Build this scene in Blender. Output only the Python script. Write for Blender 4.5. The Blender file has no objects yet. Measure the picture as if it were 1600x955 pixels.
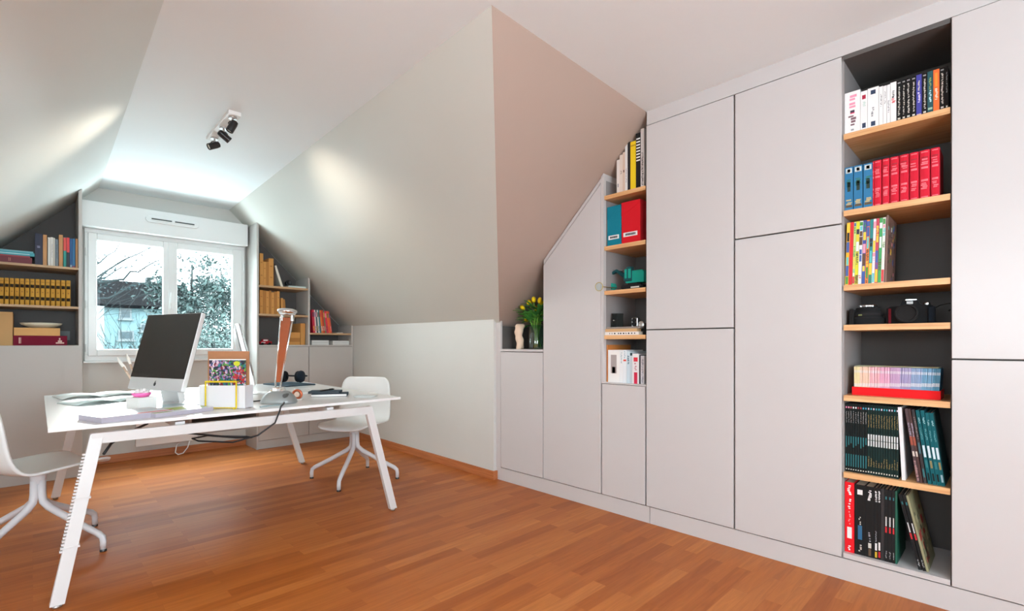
import bpy, bmesh, math, random
from mathutils import Vector, Matrix
R = math.radians
random.seed(7)
scn = bpy.context.scene
COL = scn.collection

# ------------------------------------------------------------------ camera
# Camera stands at the room's origin, 1.1 m above the floor, looking level (vertical lens shift).
cam_d = bpy.data.cameras.new('camera'); cam = bpy.data.objects.new('camera', cam_d); COL.objects.link(cam)
cam.location = (0, 0, 1.1)
cam.rotation_euler = (R(90), 0, -math.atan2(.699, .715))
cam_d.sensor_fit = 'HORIZONTAL'; cam_d.sensor_width = 36; cam_d.lens = 766/1600*36
cam_d.shift_y = (537-477.5)/1600
cam_d.clip_start = .02; cam_d.clip_end = 300
scn.camera = cam

# ------------------------------------------------------------------ light
SKY = 12.0
w = bpy.data.worlds.new('sky'); scn.world = w; w.use_nodes = True
bg = w.node_tree.nodes['Background']; bg.inputs[0].default_value = (.86, .95, 1, 1); bg.inputs[1].default_value = SKY
def area(name, loc, rot, sx, sy, power, col=(1, 1, 1), spread=180):
    l = bpy.data.lights.new(name, 'AREA'); l.shape = 'RECTANGLE'; l.size = sx; l.size_y = sy
    l.energy = power; l.color = col; l.spread = R(spread)
    o = bpy.data.objects.new(name, l); COL.objects.link(o); o.location = loc; o.rotation_euler = rot
    return o
# fill lamp added out of view behind the camera (at window_2, near wall)
area('fill_behind', (-.1, -2.30, 1.45), (R(97), 0, 0), 2.3, 1.5, 66, (.75, .91, 1))
# weak fill lamp added at the unseen side window, camera's left (window_3)
area('fill_left', (-2.36, .1, 1.5), (R(96), 0, R(-90)), 1.6, 1.3, 8, (.80, .93, 1))
# fill lamps added out of view, high above the garden and below the desk window
area('fill_garden', (1.0, 7.5, 4.8), (R(-34), 0, 0), 4.5, 2.4, 1900, (.80, .93, 1))
area('fill_ground', (1.0, 6.75, .35), (R(-125), 0, 0), 2.2, .8, 170, (.82, .94, 1))
# pale low winter sun coming in over the garden
sl = bpy.data.lights.new('sun', 'SUN'); sl.energy = 8; sl.angle = R(5); sl.color = (1, .98, .95)
so = bpy.data.objects.new('sun', sl); COL.objects.link(so)
so.rotation_euler = Vector((-.15, -1, -.29)).to_track_quat('-Z', 'Y').to_euler()
scn.view_settings.view_transform = 'Standard'; scn.view_settings.look = 'None'
scn.view_settings.exposure = 0.05; scn.view_settings.gamma = 1; scn.view_settings.use_curve_mapping = False
scn.cycles.use_denoising = True
scn.cycles.max_bounces = 10; scn.cycles.diffuse_bounces = 6; scn.cycles.transparent_max_bounces = 12
scn.cycles.sample_clamp_indirect = 6; scn.cycles.caustics_reflective = False; scn.cycles.caustics_refractive = False

# ------------------------------------------------------------------ helpers
def srgb(r, g, b):
    f = lambda c: (c/255/12.92 if c/255 <= .04045 else ((c/255+.055)/1.055)**2.4)
    return (f(r), f(g), f(b))
MATS = {}
def mat(name, rgb, rough=.6, metal=0, coat=0, noise=0, nscale=30, spec=.5, bump=0):
    if name in MATS: return MATS[name]
    m = bpy.data.materials.new(name); m.use_nodes = True; nt = m.node_tree; b = nt.nodes['Principled BSDF']
    b.inputs['Base Color'].default_value = (*rgb, 1); b.inputs['Roughness'].default_value = rough
    b.inputs['Metallic'].default_value = metal; b.inputs['Coat Weight'].default_value = coat
    b.inputs['Specular IOR Level'].default_value = spec
    if noise or bump:
        tc = nt.nodes.new('ShaderNodeTexCoord'); n = nt.nodes.new('ShaderNodeTexNoise')
        n.inputs['Scale'].default_value = nscale; n.inputs['Detail'].default_value = 4
        nt.links.new(tc.outputs['Object'], n.inputs['Vector'])
    if noise:
        mx = nt.nodes.new('ShaderNodeMix'); mx.data_type = 'RGBA'
        mx.inputs[6].default_value = (*[c*(1-noise) for c in rgb], 1)
        mx.inputs[7].default_value = (*[min(1, c*(1+noise)) for c in rgb], 1)
        nt.links.new(n.outputs['Fac'], mx.inputs[0]); nt.links.new(mx.outputs[2], b.inputs['Base Color'])
    if bump:
        bp = nt.nodes.new('ShaderNodeBump'); bp.inputs['Strength'].default_value = bump; bp.inputs['Distance'].default_value = .002
        nt.links.new(n.outputs['Fac'], bp.inputs['Height']); nt.links.new(bp.outputs[0], b.inputs['Normal'])
    MATS[name] = m
    return m
def cmat(r, g, b, rough=.5, **k):       # plain colour given in sRGB
    return mat('paint_%d_%d_%d_%d' % (r, g, b, int(rough*100)), srgb(r, g, b), rough, **k)

def oak(name, c1, c2, axis='Y', rough=.45, scale=1):
    m = bpy.data.materials.new(name); m.use_nodes = True; nt = m.node_tree; b = nt.nodes['Principled BSDF']
    tc = nt.nodes.new('ShaderNodeTexCoord'); mp = nt.nodes.new('ShaderNodeMapping')
    s = {'X': (2, 40, 40), 'Y': (40, 2, 40), 'Z': (40, 40, 2)}[axis]
    mp.inputs['Scale'].default_value = [v*scale for v in s]
    n = nt.nodes.new('ShaderNodeTexNoise'); n.inputs['Scale'].default_value = 1.5; n.inputs['Detail'].default_value = 6
    n.inputs['Distortion'].default_value = .6
    cr = nt.nodes.new('ShaderNodeValToRGB'); cr.color_ramp.elements[0].position = .3; cr.color_ramp.elements[1].position = .7
    cr.color_ramp.elements[0].color = (*c1, 1); cr.color_ramp.elements[1].color = (*c2, 1)
    L = nt.links.new
    L(tc.outputs['Object'], mp.inputs['Vector']); L(mp.outputs[0], n.inputs['Vector']); L(n.outputs['Fac'], cr.inputs[0])
    L(cr.outputs[0], b.inputs['Base Color']); b.inputs['Roughness'].default_value = rough
    MATS[name] = m
    return m

class MB:
    """collects shapes in world (or local) coordinates; build() links them as ONE mesh object"""
    def __init__(s): s.bm = bmesh.new(); s.mats = []; s.cur = 0
    def m(s, material):
        if material not in s.mats: s.mats.append(material)
        s.cur = s.mats.index(material); return s
    def _new(s, faces):
        for f in faces: f.material_index = s.cur
    def box(s, x0, x1, y0, y1, z0, z1, mtx=None):
        v = [s.bm.verts.new(Vector(p) if mtx is None else mtx @ Vector(p)) for p in
             [(x0,y0,z0),(x1,y0,z0),(x1,y1,z0),(x0,y1,z0),(x0,y0,z1),(x1,y0,z1),(x1,y1,z1),(x0,y1,z1)]]
        s._new([s.bm.faces.new([v[i] for i in q]) for q in [(0,3,2,1),(4,5,6,7),(0,1,5,4),(1,2,6,5),(2,3,7,6),(3,0,4,7)]])
        return s
    def prism(s, poly, axis, lo, hi, mtx=None):
        """poly: 2D points in the other two axes (in axis order), extruded along axis from lo to hi"""
        def P(a, b, t):
            p = {'X': (t, a, b), 'Y': (a, t, b), 'Z': (a, b, t)}[axis]
            return Vector(p) if mtx is None else mtx @ Vector(p)
        A = [s.bm.verts.new(P(a, b, lo)) for a, b in poly]; B = [s.bm.verts.new(P(a, b, hi)) for a, b in poly]
        n = len(poly); fs = [s.bm.faces.new(A[::-1]), s.bm.faces.new(B)]
        for i in range(n): fs.append(s.bm.faces.new([A[i], A[(i+1)%n], B[(i+1)%n], B[i]]))
        s._new(fs); return s
    def sheet(s, pts, offset):
        """flat polygon pts (3D) thickened by vector offset"""
        o = Vector(offset); A = [s.bm.verts.new(Vector(p)) for p in pts]; B = [s.bm.verts.new(Vector(p)+o) for p in pts]
        n = len(pts); fs = [s.bm.faces.new(A), s.bm.faces.new(B[::-1])]
        for i in range(n): fs.append(s.bm.faces.new([A[i], B[i], B[(i+1)%n], A[(i+1)%n]]))
        s._new(fs); return s
    def lathe(s, prof, seg=32, mtx=None, cap=True):
        rings = []
        for r, z in prof:
            ring = []
            for k in range(seg):
                a = 2*math.pi*k/seg; p = Vector((r*math.cos(a), r*math.sin(a), z))
                ring.append(s.bm.verts.new(p if mtx is None else mtx @ p))
            rings.append(ring)
        fs = []
        for i in range(len(rings)-1):
            for k in range(seg):
                fs.append(s.bm.faces.new([rings[i][k], rings[i][(k+1)%seg], rings[i+1][(k+1)%seg], rings[i+1][k]]))
        if cap: fs += [s.bm.faces.new(rings[0][::-1]), s.bm.faces.new(rings[-1])]
        s._new(fs); return s
    def tube(s, pts, r, seg=10, closed=False, flat=1.0):
        """round tube through pts; r a number or a list of radii"""
        pts = [Vector(p) for p in pts]; n = len(pts); rr = r if isinstance(r, (list, tuple)) else [r]*n
        rings = []; up = None
        for i, p in enumerate(pts):
            a = pts[i-1] if (i > 0 or closed) else p; b = pts[(i+1)%n] if (i < n-1 or closed) else p
            t = (b-a).normalized()
            if up is None:
                up = Vector((0, 0, 1)) if abs(t.z) < .9 else Vector((1, 0, 0))
            u = t.cross(up).normalized(); v = u.cross(t).normalized(); up = v
            rings.append([s.bm.verts.new(p + rr[i]*(math.cos(q)*u + flat*math.sin(q)*v)) for q in [2*math.pi*k/seg for k in range(seg)]])
        fs = []
        for i in range(n if closed else n-1):
            A, B = rings[i], rings[(i+1)%n]
            for k in range(seg): fs.append(s.bm.faces.new([A[k], A[(k+1)%seg], B[(k+1)%seg], B[k]]))
        if not closed: fs += [s.bm.faces.new(rings[0][::-1]), s.bm.faces.new(rings[-1])]
        s._new(fs); return s
    def grid(s, rows):
        """surface through rows of points"""
        V = [[s.bm.verts.new(Vector(p)) for p in row] for row in rows]
        s._new([s.bm.faces.new([V[i][j], V[i][j+1], V[i+1][j+1], V[i+1][j]]) for i in range(len(V)-1) for j in range(len(V[0])-1)])
        return s
    def ball(s, c, r, seg=16, sc=(1, 1, 1), mtx=None):
        prof = [(max(1e-4, r*math.sin(math.pi*i/10)), -r*math.cos(math.pi*i/10)) for i in range(11)]
        M = Matrix.Translation(c) @ Matrix.Diagonal((*sc, 1))
        return s.lathe(prof, seg, M if mtx is None else mtx @ M)
    def build(s, name, material=None, parent=None, origin=None, bevel=0, smooth=False, seg=2, solid=0, sub=0, rotz=None):
        if material is not None and not s.mats: s.mats = [material]
        bmesh.ops.recalc_face_normals(s.bm, faces=s.bm.faces[:])
        org = Vector((0, 0, 0))
        if parent is not None and parent.get('_w'):
            p = parent
            while p is not None: org += Vector(p.location); p = p.parent
        elif origin is not None: org = Vector(origin)
        if org.length: bmesh.ops.translate(s.bm, verts=s.bm.verts[:], vec=-org)
        me = bpy.data.meshes.new(name); s.bm.to_mesh(me); s.bm.free()
        for m_ in s.mats: me.materials.append(m_)
        if smooth:
            for p in me.polygons: p.use_smooth = True
        o = bpy.data.objects.new(name, me); COL.objects.link(o)
        if parent is not None:
            o.parent = parent
            if parent.get('_w'): o['_w'] = 1
        elif origin is not None: o.location = origin
        if sub:
            md = o.modifiers.new('sub', 'SUBSURF'); md.levels = md.render_levels = sub
        if solid:
            md = o.modifiers.new('solid', 'SOLIDIFY'); md.thickness = solid; md.offset = 0
        if bevel:
            md = o.modifiers.new('bevel', 'BEVEL'); md.width = bevel; md.segments = seg; md.limit_method = 'ANGLE'; md.angle_limit = R(40)
        if smooth and (bevel or not sub):
            md = o.modifiers.new('wn', 'WEIGHTED_NORMAL') if bevel else None
        return o
def struct(o): o['kind'] = 'structure'; return o
def tag(o, label, cat, group=None):
    o['label'] = label; o['category'] = cat
    if group: o['group'] = group
    return o
def thing(name, label, cat, loc=(0, 0, 0), rotz=0, group=None, world=False):
    o = bpy.data.objects.new(name, None); o.empty_display_size = .05; COL.objects.link(o)
    o.location = loc; o.rotation_euler = (0, 0, rotz); tag(o, label, cat, group)
    if world: o['_w'] = 1           # its parts are written in room coordinates
    return o
def copy_tree(o, parent=None, loc=None, rotz=None):
    c = o.copy(); COL.objects.link(c)
    if parent is not None: c.parent = parent
    if loc is not None: c.location = loc
    if rotz is not None: c.rotation_euler = (0, 0, rotz)
    for ch in list(o.children): copy_tree(ch, c)
    return c

# ------------------------------------------------------------------ measured lengths: position along the cabinet wall / the window wall
def WY(px, X=2.69):                       # cabinet wall: distance along the wall
    u = (px-800)/766; return X/(.699+.715*u)*(.715-.699*u)
def WZ(px, py, X=2.69):
    u = (px-800)/766; return 1.1 + X/(.699+.715*u)*(537-py)/766
def VX(px, Y):                            # walls square to it
    u = (px-800)/766; return Y/(.715-.699*u)*(.699+.715*u)
def VZ(px, py, Y):
    u = (px-800)/766; return 1.1 + Y/(.715-.699*u)*(537-py)/766
def FL(px, py, z=0):                      # point on a level surface at height z
    u = (px-800)/766; d = (1.1-z)*766/(py-537); return d*(.699+.715*u), d*(.715-.699*u)

# ------------------------------------------------------------------ materials
M_wall = mat('wall_paint', (.63, .63, .60), .55, noise=.02, nscale=3, bump=.05)
M_slope = mat('slope_paint', (.60, .60, .555), .42, noise=.02, nscale=2)
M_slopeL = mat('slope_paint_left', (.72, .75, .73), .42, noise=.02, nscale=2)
M_slope_warm = mat('slope_paint_warm_bounce', (.45, .35, .295), .6, noise=.02, nscale=2)  # darker main-slope paint, with the warm floor bounce tinted into it
M_ceil = mat('ceiling_paint', (.82, .89, .92), .6, noise=.01, nscale=3)
M_cab = mat('greige_lacquer', (.575, .548, .545), .28, spec=.4, noise=.01, nscale=5)
M_cab2 = mat('greige_panel', (.50, .475, .45), .45, noise=.02, nscale=5)
M_in = mat('slate_interior', (.10, .092, .088), .6, noise=.05, nscale=6)
M_dark = mat('dark_gap', (.05, .045, .045), .8)
M_pvc = mat('white_pvc', (.78, .80, .80), .3)
M_white = mat('white_lacquer', (.85, .85, .85), .25)
M_steel = mat('brushed_steel', (.6, .6, .6), .3, metal=1)
M_chrome = mat('chrome', (.75, .75, .75), .12, metal=1)
M_black = mat('black_plastic', (.012, .012, .014), .35)
M_oak = oak('oak_edge', srgb(205, 150, 98), srgb(232, 186, 134), 'Y')
M_oakx = oak('oak_edge_x', srgb(170, 135, 100), srgb(200, 165, 125), 'X')
M_paper = mat('paper_white', (.82, .82, .8), .7)
M_page = mat('page_edges', (.72, .67, .56), .8, noise=.12, nscale=300)
M_card = mat('brown_card', srgb(176, 122, 84), .75, noise=.06, nscale=40)

def glass_mat():
    m = bpy.data.materials.new('window_glass'); m.use_nodes = True; nt = m.node_tree; nt.nodes.clear()
    o = nt.nodes.new('ShaderNodeOutputMaterial'); mx = nt.nodes.new('ShaderNodeMixShader')
    t = nt.nodes.new('ShaderNodeBsdfTransparent'); t.inputs[0].default_value = (.93, .97, .97, 1)
    g = nt.nodes.new('ShaderNodeBsdfGlossy'); g.inputs['Roughness'].default_value = .02
    mx.inputs[0].default_value = .015
    nt.links.new(t.outputs[0], mx.inputs[1]); nt.links.new(g.outputs[0], mx.inputs[2]); nt.links.new(mx.outputs[0], o.inputs[0])
    return m
M_glass = glass_mat()

def floor_mat():
    m = bpy.data.materials.new('cherry_laminate'); m.use_nodes = True; nt = m.node_tree; b = nt.nodes['Principled BSDF']; L = nt.links.new
    tc = nt.nodes.new('ShaderNodeTexCoord')
    br = nt.nodes.new('ShaderNodeTexBrick'); br.offset = .37; br.offset_frequency = 2; br.squash = 1
    br.inputs['Scale'].default_value = 1; br.inputs['Brick Width'].default_value = .62; br.inputs['Row Height'].default_value = .068
    br.inputs['Mortar Size'].default_value = .0007; br.inputs['Mortar Smooth'].default_value = .2; br.inputs['Bias'].default_value = 0
    br.inputs['Color1'].default_value = (0, 0, 0, 1); br.inputs['Color2'].default_value = (1, 1, 1, 1); br.inputs['Mortar'].default_value = (.25, .25, .25, 1)
    L(tc.outputs['Object'], br.inputs['Vector'])
    r1 = nt.nodes.new('ShaderNodeValToRGB'); r1.color_ramp.elements[0].color = (*srgb(164, 88, 34), 1); r1.color_ramp.elements[1].color = (*srgb(194, 118, 56), 1)
    e = r1.color_ramp.elements.new(.5); e.color = (*srgb(180, 102, 42), 1)
    L(br.outputs['Color'], r1.inputs[0])
    mp = nt.nodes.new('ShaderNodeMapping'); mp.inputs['Scale'].default_value = (2.2, 28, 1); L(tc.outputs['Object'], mp.inputs[0])
    # shift the grain from strip to strip
    ad = nt.nodes.new('ShaderNodeVectorMath'); ad.operation = 'MULTIPLY_ADD'; ad.inputs[1].default_value = (17, 9, 5)
    L(br.outputs['Color'], ad.inputs[0]); L(mp.outputs[0], ad.inputs[2])
    n = nt.nodes.new('ShaderNodeTexNoise'); n.inputs['Scale'].default_value = 1.6; n.inputs['Detail'].default_value = 8; n.inputs['Distortion'].default_value = 1.2
    L(ad.outputs[0], n.inputs['Vector'])
    r2 = nt.nodes.new('ShaderNodeValToRGB'); r2.color_ramp.elements[0].position = .3; r2.color_ramp.elements[1].position = .72
    r2.color_ramp.elements[0].color = (.80, .75, .71, 1); r2.color_ramp.elements[1].color = (1.04, 1.03, 1.02, 1)
    L(n.outputs['Fac'], r2.inputs[0])
    mx = nt.nodes.new('ShaderNodeMix'); mx.data_type = 'RGBA'; mx.blend_type = 'MULTIPLY'; mx.inputs[0].default_value = 1
    L(r1.outputs[0], mx.inputs[6]); L(r2.outputs[0], mx.inputs[7])
    n2 = nt.nodes.new('ShaderNodeTexNoise'); n2.inputs['Scale'].default_value = 1.2; L(tc.outputs['Object'], n2.inputs['Vector'])
    L(mx.outputs[2], b.inputs['Base Color']); b.inputs['Roughness'].default_value = .38
    b.inputs['Specular IOR Level'].default_value = .25
    return m
M_floor = floor_mat()
M_skirt = oak('cherry_skirting', srgb(170, 98, 56), srgb(196, 122, 74), 'Y')
M_skirtx = oak('cherry_skirting_x', srgb(170, 98, 56), srgb(196, 122, 74), 'X')

# ------------------------------------------------------------------ room shell
ZC = 2.524; XR, XL = 1.44, .40; YC = 1.555; YW = 5.84
XK = 2.68                     # right knee wall of the dormer
XRf = lambda Y: 1.38 + .027*(Y-1.54)          # the dormer opens slightly towards the window
XLf = lambda Y: .357 + .013*Y
YCf = lambda X: 1.534 + .033*(X-1.38)
gz = lambda X, Y=5.6: ZC - .985*(X-XRf(Y))    # right dormer slope
pz = lambda Y, X=2.7: ZC - .95*(Y-YCf(X))     # main roof slope
lz = lambda X, Y=5.6: ZC - 1.03*(XLf(Y)-X)    # left dormer slope
XKf = lambda Y: 2.666 + .0215*(Y-2.95)
struct(MB().box(-2.5, 3.3, -2.45, 6.1, -.12, 0).build('floor', M_floor))
c = MB()
CR = (1.38, 1.534); YLc = YCf(.377)
c.prism([(-2.5, -2.45), (3.3, -2.45), (3.3, YCf(3.3)), CR, (XRf(YW+.2), YW+.2), (XLf(YW+.2), YW+.2), (.377, YLc), (-2.5, YLc)], 'Z', ZC, ZC+.1)
struct(c.build('ceiling', M_ceil))
def hipY(X):
    Y = 2.9
    for _ in range(30): Y = YCf(X) + .985/.95*(X-XRf(Y))
    return Y
XE = 2.70
s_ = MB().sheet([(*CR, ZC), (XRf(YW+.1), YW+.1, ZC), (2.76, YW+.1, gz(2.76, YW+.1)), (2.76, 3.0, gz(2.76, 3.0)), (XE, hipY(XE), gz(XE, hipY(XE)))], (.07, 0, .1))
struct(s_.build('ceiling.001', M_slope))
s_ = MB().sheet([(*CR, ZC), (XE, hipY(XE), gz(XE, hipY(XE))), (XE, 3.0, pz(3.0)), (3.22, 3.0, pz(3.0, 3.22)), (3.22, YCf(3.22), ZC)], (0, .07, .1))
struct(s_.build('ceiling.002', M_slope_warm))
XQ = -.88
def hipL(X):
    Y = 2.
    for _ in range(30): Y = YLc + 1.03/.95*(XLf(Y)-X)
    return Y
s_ = MB().sheet([(.377, YLc, ZC), (XLf(YW+.1), YW+.1, ZC), (XQ, YW+.1, lz(XQ, YW)), (XQ, hipL(XQ), lz(XQ, hipL(XQ)))], (-.07, 0, .1))
struct(s_.build('ceiling.003', M_slopeL))
zl = lambda Y: ZC - .95*(Y-YLc)
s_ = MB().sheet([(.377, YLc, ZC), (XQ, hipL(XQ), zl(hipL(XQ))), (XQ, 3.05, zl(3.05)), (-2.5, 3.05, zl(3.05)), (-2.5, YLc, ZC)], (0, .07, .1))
struct(s_.build('ceiling.004', M_slope_warm))
# walls
k = MB().sheet([(XKf(2.955), 2.955, 0), (XKf(YW), YW, 0), (XKf(YW), YW, gz(XKf(YW), YW)+.01), (XKf(2.955), 2.955, gz(XKf(2.955), 2.955)+.01)], (.035, 0, 0))
struct(k.build('wall_right', M_wall))
struct(MB().box(3.16, 3.22, -2.45, 3.0, 0, ZC).build('wall_right.001', M_wall))
struct(MB().box(2.71, 3.22, 2.956, 3.0, 0, 1.22).build('wall_right.002', M_wall))
struct(MB().box(XQ-.06, XQ+.06, 2.96, YW, 0, 1.26).build('wall_left', M_wall))
struct(MB().box(-2.5, XQ, 2.9, 2.96, 0, 1.25).build('wall_left.001', M_wall))
def wall_hole(name, fix, lo, hi, z1, a0, a1, b0, b1, axis, m_):
    """wall square to axis at fix=(t0,t1) from lo to hi, with an opening a0..a1, b0..b1"""
    mb = MB()
    for (p, q, r_, t) in ((lo, a0, 0, z1), (a1, hi, 0, z1), (a0, a1, 0, b0), (a0, a1, b1, z1)):
        if axis == 'Y': mb.box(p, q, fix[0], fix[1], r_, t)
        else: mb.box(fix[0], fix[1], p, q, r_, t)
    return struct(mb.build(name, m_))
wall_hole('wall_far', (YW, YW+.2), -1.0, 2.8, ZC+.05, .375, 1.585, .975, 2.10, 'Y', M_wall)
wall_hole('wall_near', (-2.45, -2.35), -2.5, 3.22, ZC, -1.25, 1.05, .7, 2.2, 'Y', M_wall)
wall_hole('wall_left.002', (-2.5, -2.4), -2.35, 2.9, ZC, -.7, .9, .85, 2.15, 'X', M_wall)
# cherry skirting
b_ = MB().prism([(XKf(2.94)-.016, 2.94), (XKf(2.94), 2.94), (XKf(5.47), 5.47), (XKf(5.47)-.016, 5.47)], 'Z', 0, .07).box(XKf(2.94)-.016, 2.70, 2.926, 2.955, 0, .07)
struct(b_.build('baseboard_right', M_skirt, bevel=.002))
struct(MB().box(.30, 1.655, YW-.016, YW, 0, .07).build('baseboard_far', M_skirtx, bevel=.002))
struct(MB().box(XKf(2.94), 2.708, 2.938, 2.956, .07, 1.295).build('trim_5', M_wall))

# ------------------------------------------------------------------ desk window
def casement(name, x0, x1, z0, z1, yin, panes, hinge=True):
    """white pvc casement in a wall facing the room (towards -Y)"""
    fr = MB()
    t = .055
    fr.box(x0, x1, yin, yin+.06, z0, z0+t).box(x0, x1, yin, yin+.06, z1-.04, z1).box(x0, x0+t, yin, yin+.06, z0+t, z1-.04).box(x1-t, x1, yin, yin+.06, z0+t, z1-.04)
    f = struct(fr.build(name, M_pvc, bevel=.004))
    for (a, b, c0, d0, sx0, sx1) in panes:
        s = MB(); y0 = yin-.018; y1 = yin+.04
        s.box(sx0, a, y0, y1, c0-.06, d0+.06).box(b, sx1, y0, y1, c0-.06, d0+.06).box(a, b, y0, y1, c0-.06, c0).box(a, b, y0, y1, d0, d0+.06)
        s.build('sash', M_pvc, f, bevel=.006)
        MB().box(a-.003, b+.003, yin+.008, yin+.014, c0-.003, d0+.003).build('glass_pane', M_glass, f)
    return f
win = casement('window_1', .33, 1.632, .945, 2.135, 5.785, ((.414, .905, 1.047, 2.033, .352, .965), (1.02, 1.51, 1.047, 2.033, .970, 1.60)))
MB().box(.945, .992, 5.758, 5.768, .99, 2.09).build('meeting_rail', M_pvc, win, bevel=.003)
MB().box(.32, 1.64, 5.765, 5.84, .925, .945).build('sill', M_pvc, win, bevel=.004)
for z in (1.06, 1.45, 1.92):
    MB().lathe([(.007, z-.035), (.007, z+.035)], 10, Matrix.Translation((.340, 5.775, 0))).build('hinge', M_pvc, win)
    MB().lathe([(.007, z-.035), (.007, z+.035)], 10, Matrix.Translation((1.618, 5.775, 0))).build('hinge', M_pvc, win)
hd = MB().box(.958, .978, 5.742, 5.759, 1.44, 1.56).box(.960, .976, 5.725, 5.745, 1.50, 1.60)
hd.build('handle', M_pvc, win, bevel=.004)
# unseen windows added behind and beside the camera to carry the fill lamps
for nm, fx in (('window_2', None), ('window_3', None)):
    fr = MB()
    if nm == 'window_2':
        fr.box(-1.25, 1.05, -2.45, -2.40, .7, .76).box(-1.25, 1.05, -2.45, -2.40, 2.14, 2.2)
        for x in (-1.25, -.5, .24, .99): fr.box(x, x+.06, -2.45, -2.40, .76, 2.14)
    else:
        fr.box(-2.5, -2.45, -.7, .9, .85, .91).box(-2.5, -2.45, -.7, .9, 2.09, 2.15)
        for y in (-.7, .07, .84): fr.box(-2.5, -2.45, y, y+.06, .91, 2.09)
    struct(fr.build(nm, M_pvc, bevel=.004))
# roller-shutter box over the window, with its air vent
t = thing('shutter_box', 'long white roller shutter box mounted above the window', 'shutter box', (.966, 5.84, 2.135), world=True)
MB().box(.305, 1.635, 5.685, YW, 2.135, 2.362).build('casing', M_pvc, t, bevel=.004)
v = MB().prism([(.755, 2.262), (.775, 2.243), (1.165, 2.243), (1.185, 2.262), (1.185, 2.285), (1.165, 2.304), (.775, 2.304), (.755, 2.285)], 'Y', 5.672, 5.686).build('air_vent', M_pvc, t, bevel=.003)
for a in (.80, .985): MB().box(a, a+.16, 5.669, 5.6725, 2.272, 2.283).build('vent_slot', cmat(60, 66, 66), v)
for a in (.80, .985): MB().box(a, a+.16, 5.664, 5.6725, 2.262, 2.268).build('vent_louvre', M_pvc, v)
# radiator under the window
t = thing('radiator', 'white panel radiator fixed under the window', 'radiator', (.94, 5.8, .13), world=True)
MB().box(.69, 1.19, 5.745, 5.80, .128, .60).build('panel', M_white, t, bevel=.008)
for x in (.78, 1.10): MB().box(x, x+.03, 5.80, YW, .2, .5).build('bracket', M_white, t)
cb = MB().tube([(1.12, 5.735, .13), (1.10, 5.73, .07), (1.06, 5.72, .02), (1.02, 5.72, .012), (1.0, 5.75, .03), (1.02, 5.79, .1), (1.07, 5.80, .13)], .005, 8)
cb.build('supply_pipe', M_white, t, smooth=True)

# ------------------------------------------------------------------ cabinet wall (right)
XF = 2.69; XB = 3.10; G = .0036
def unit(name, label, y, cat='cabinet', group=None):
    return thing(name, label, cat, (XF, y, 0), world=True, group=group)
def door(par, y0, y1, z0, z1, name='door'):
    return MB().box(XF, XF+.019, y0+G, y1-G, z0+G, z1-G).build(name, M_cab, par, bevel=.0015)
M_gap = mat('carcass_gap_shade', (.10, .09, .085), .7)  # carcass darkened so the door gaps hold painted shade
def carcass(par, y0, y1, z0, z1):
    return MB().box(XF+.022, XB, y0, y1, z0, z1).build('carcass', M_gap, par)
ZB = .103; ZT = 2.437
# plinth and top fascia
struct(MB().box(2.698, 2.72, 1.556, 2.94, 0, .1).build('trim_1', M_cab))
struct(MB().box(2.698, 2.72, -1.6, 1.552, 0, .1).build('trim_2', M_cab))
struct(MB().box(2.698, 2.72, -1.6, 1.575, ZT+.004, ZC).build('trim_3', M_cab))
# A: low cupboard with the open vase niche above
A = unit('low_cupboard', 'low greige cupboard below the flower niche, at the knee wall end', 2.65)
door(A, 2.424, 2.884, ZB, 1.036)
MB().box(XF+.022, XB, 2.424, 2.90, ZB, 1.034).build('carcass', M_gap, A)
MB().box(XF, XB, 2.424, 2.884, 1.038, 1.056).build('top_board', M_cab, A, bevel=.001)
MB().box(XF+.002, XF+.02, 2.884, 2.938, .1, 1.30).build('filler_strip', M_cab, A)
MB().box(XF+.02, XB, 2.884, 2.902, 1.056, pz(2.93)).build('side_panel', M_in, A)
MB().prism([(2.424, 1.056), (2.884, 1.056), (2.884, pz(2.9)-.01), (2.424, pz(2.44)-.01)], 'X', XB-.02, XB).build('back_panel', M_in, A)
# B: cupboard with the slanted door
B = unit('slanted_cupboard', 'tall greige cupboard whose door top slants with the roof', 2.165)
MB().prism([(1.912, ZB+G), (2.421, ZB+G), (2.421, 1.676), (1.912, 2.158)], 'X', XF, XF+.019).build('door', M_cab, B, bevel=.0015)
MB().prism([(1.909, 2.17), (2.421, 1.685), (2.421, 1.715), (1.909, 2.20)], 'X', XF+.004, XF+.02).build('slanted_fascia', M_cab, B)
MB().prism([(1.909, .1), (2.421, .1), (2.421, 1.68), (1.909, 2.165)], 'X', XF+.022, XB-.03).build('carcass', M_gap, B)
# C: narrow open shelving under the slope, closed below
Cn = unit('shelf_tower', 'narrow open shelf tower between the slanted cupboard and tall cupboard', 1.74, 'bookcase')
door(Cn, 1.580, 1.905, ZB, .838)
MB().box(XF+.022, XB, 1.577, 1.905, ZB, .825).build('carcass', M_gap, Cn)
MB().box(XF, XB, 1.578, 1.906, .838, .846).build('base_board', M_cab, Cn)
MB().prism([(1.890, .846), (1.909, .846), (1.909, pz(1.909)-.004), (1.890, pz(1.890)-.004)], 'X', XF+.001, XB).build('side_panel', M_cab, Cn)
MB().prism([(1.585, .846), (1.890, .846), (1.890, pz(1.89)-.004), (1.585, pz(1.585)-.004)], 'X', XB-.02, XB).build('back_panel', M_in, Cn)
MB().box(XF+.02, XB, 1.578, 1.585, .846, 2.47).build('side_panel', M_in, Cn)
MB().box(XF+.03, XB-.02, 1.8885, 1.8899, .85, 2.18).build('side_lit_face', mat('interior_lit', (.3, .275, .27), .6), Cn)  # lighter sheet: light on the left inner side put into its colour
CZ = [2.074, 1.740, 1.447, 1.155]
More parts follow.
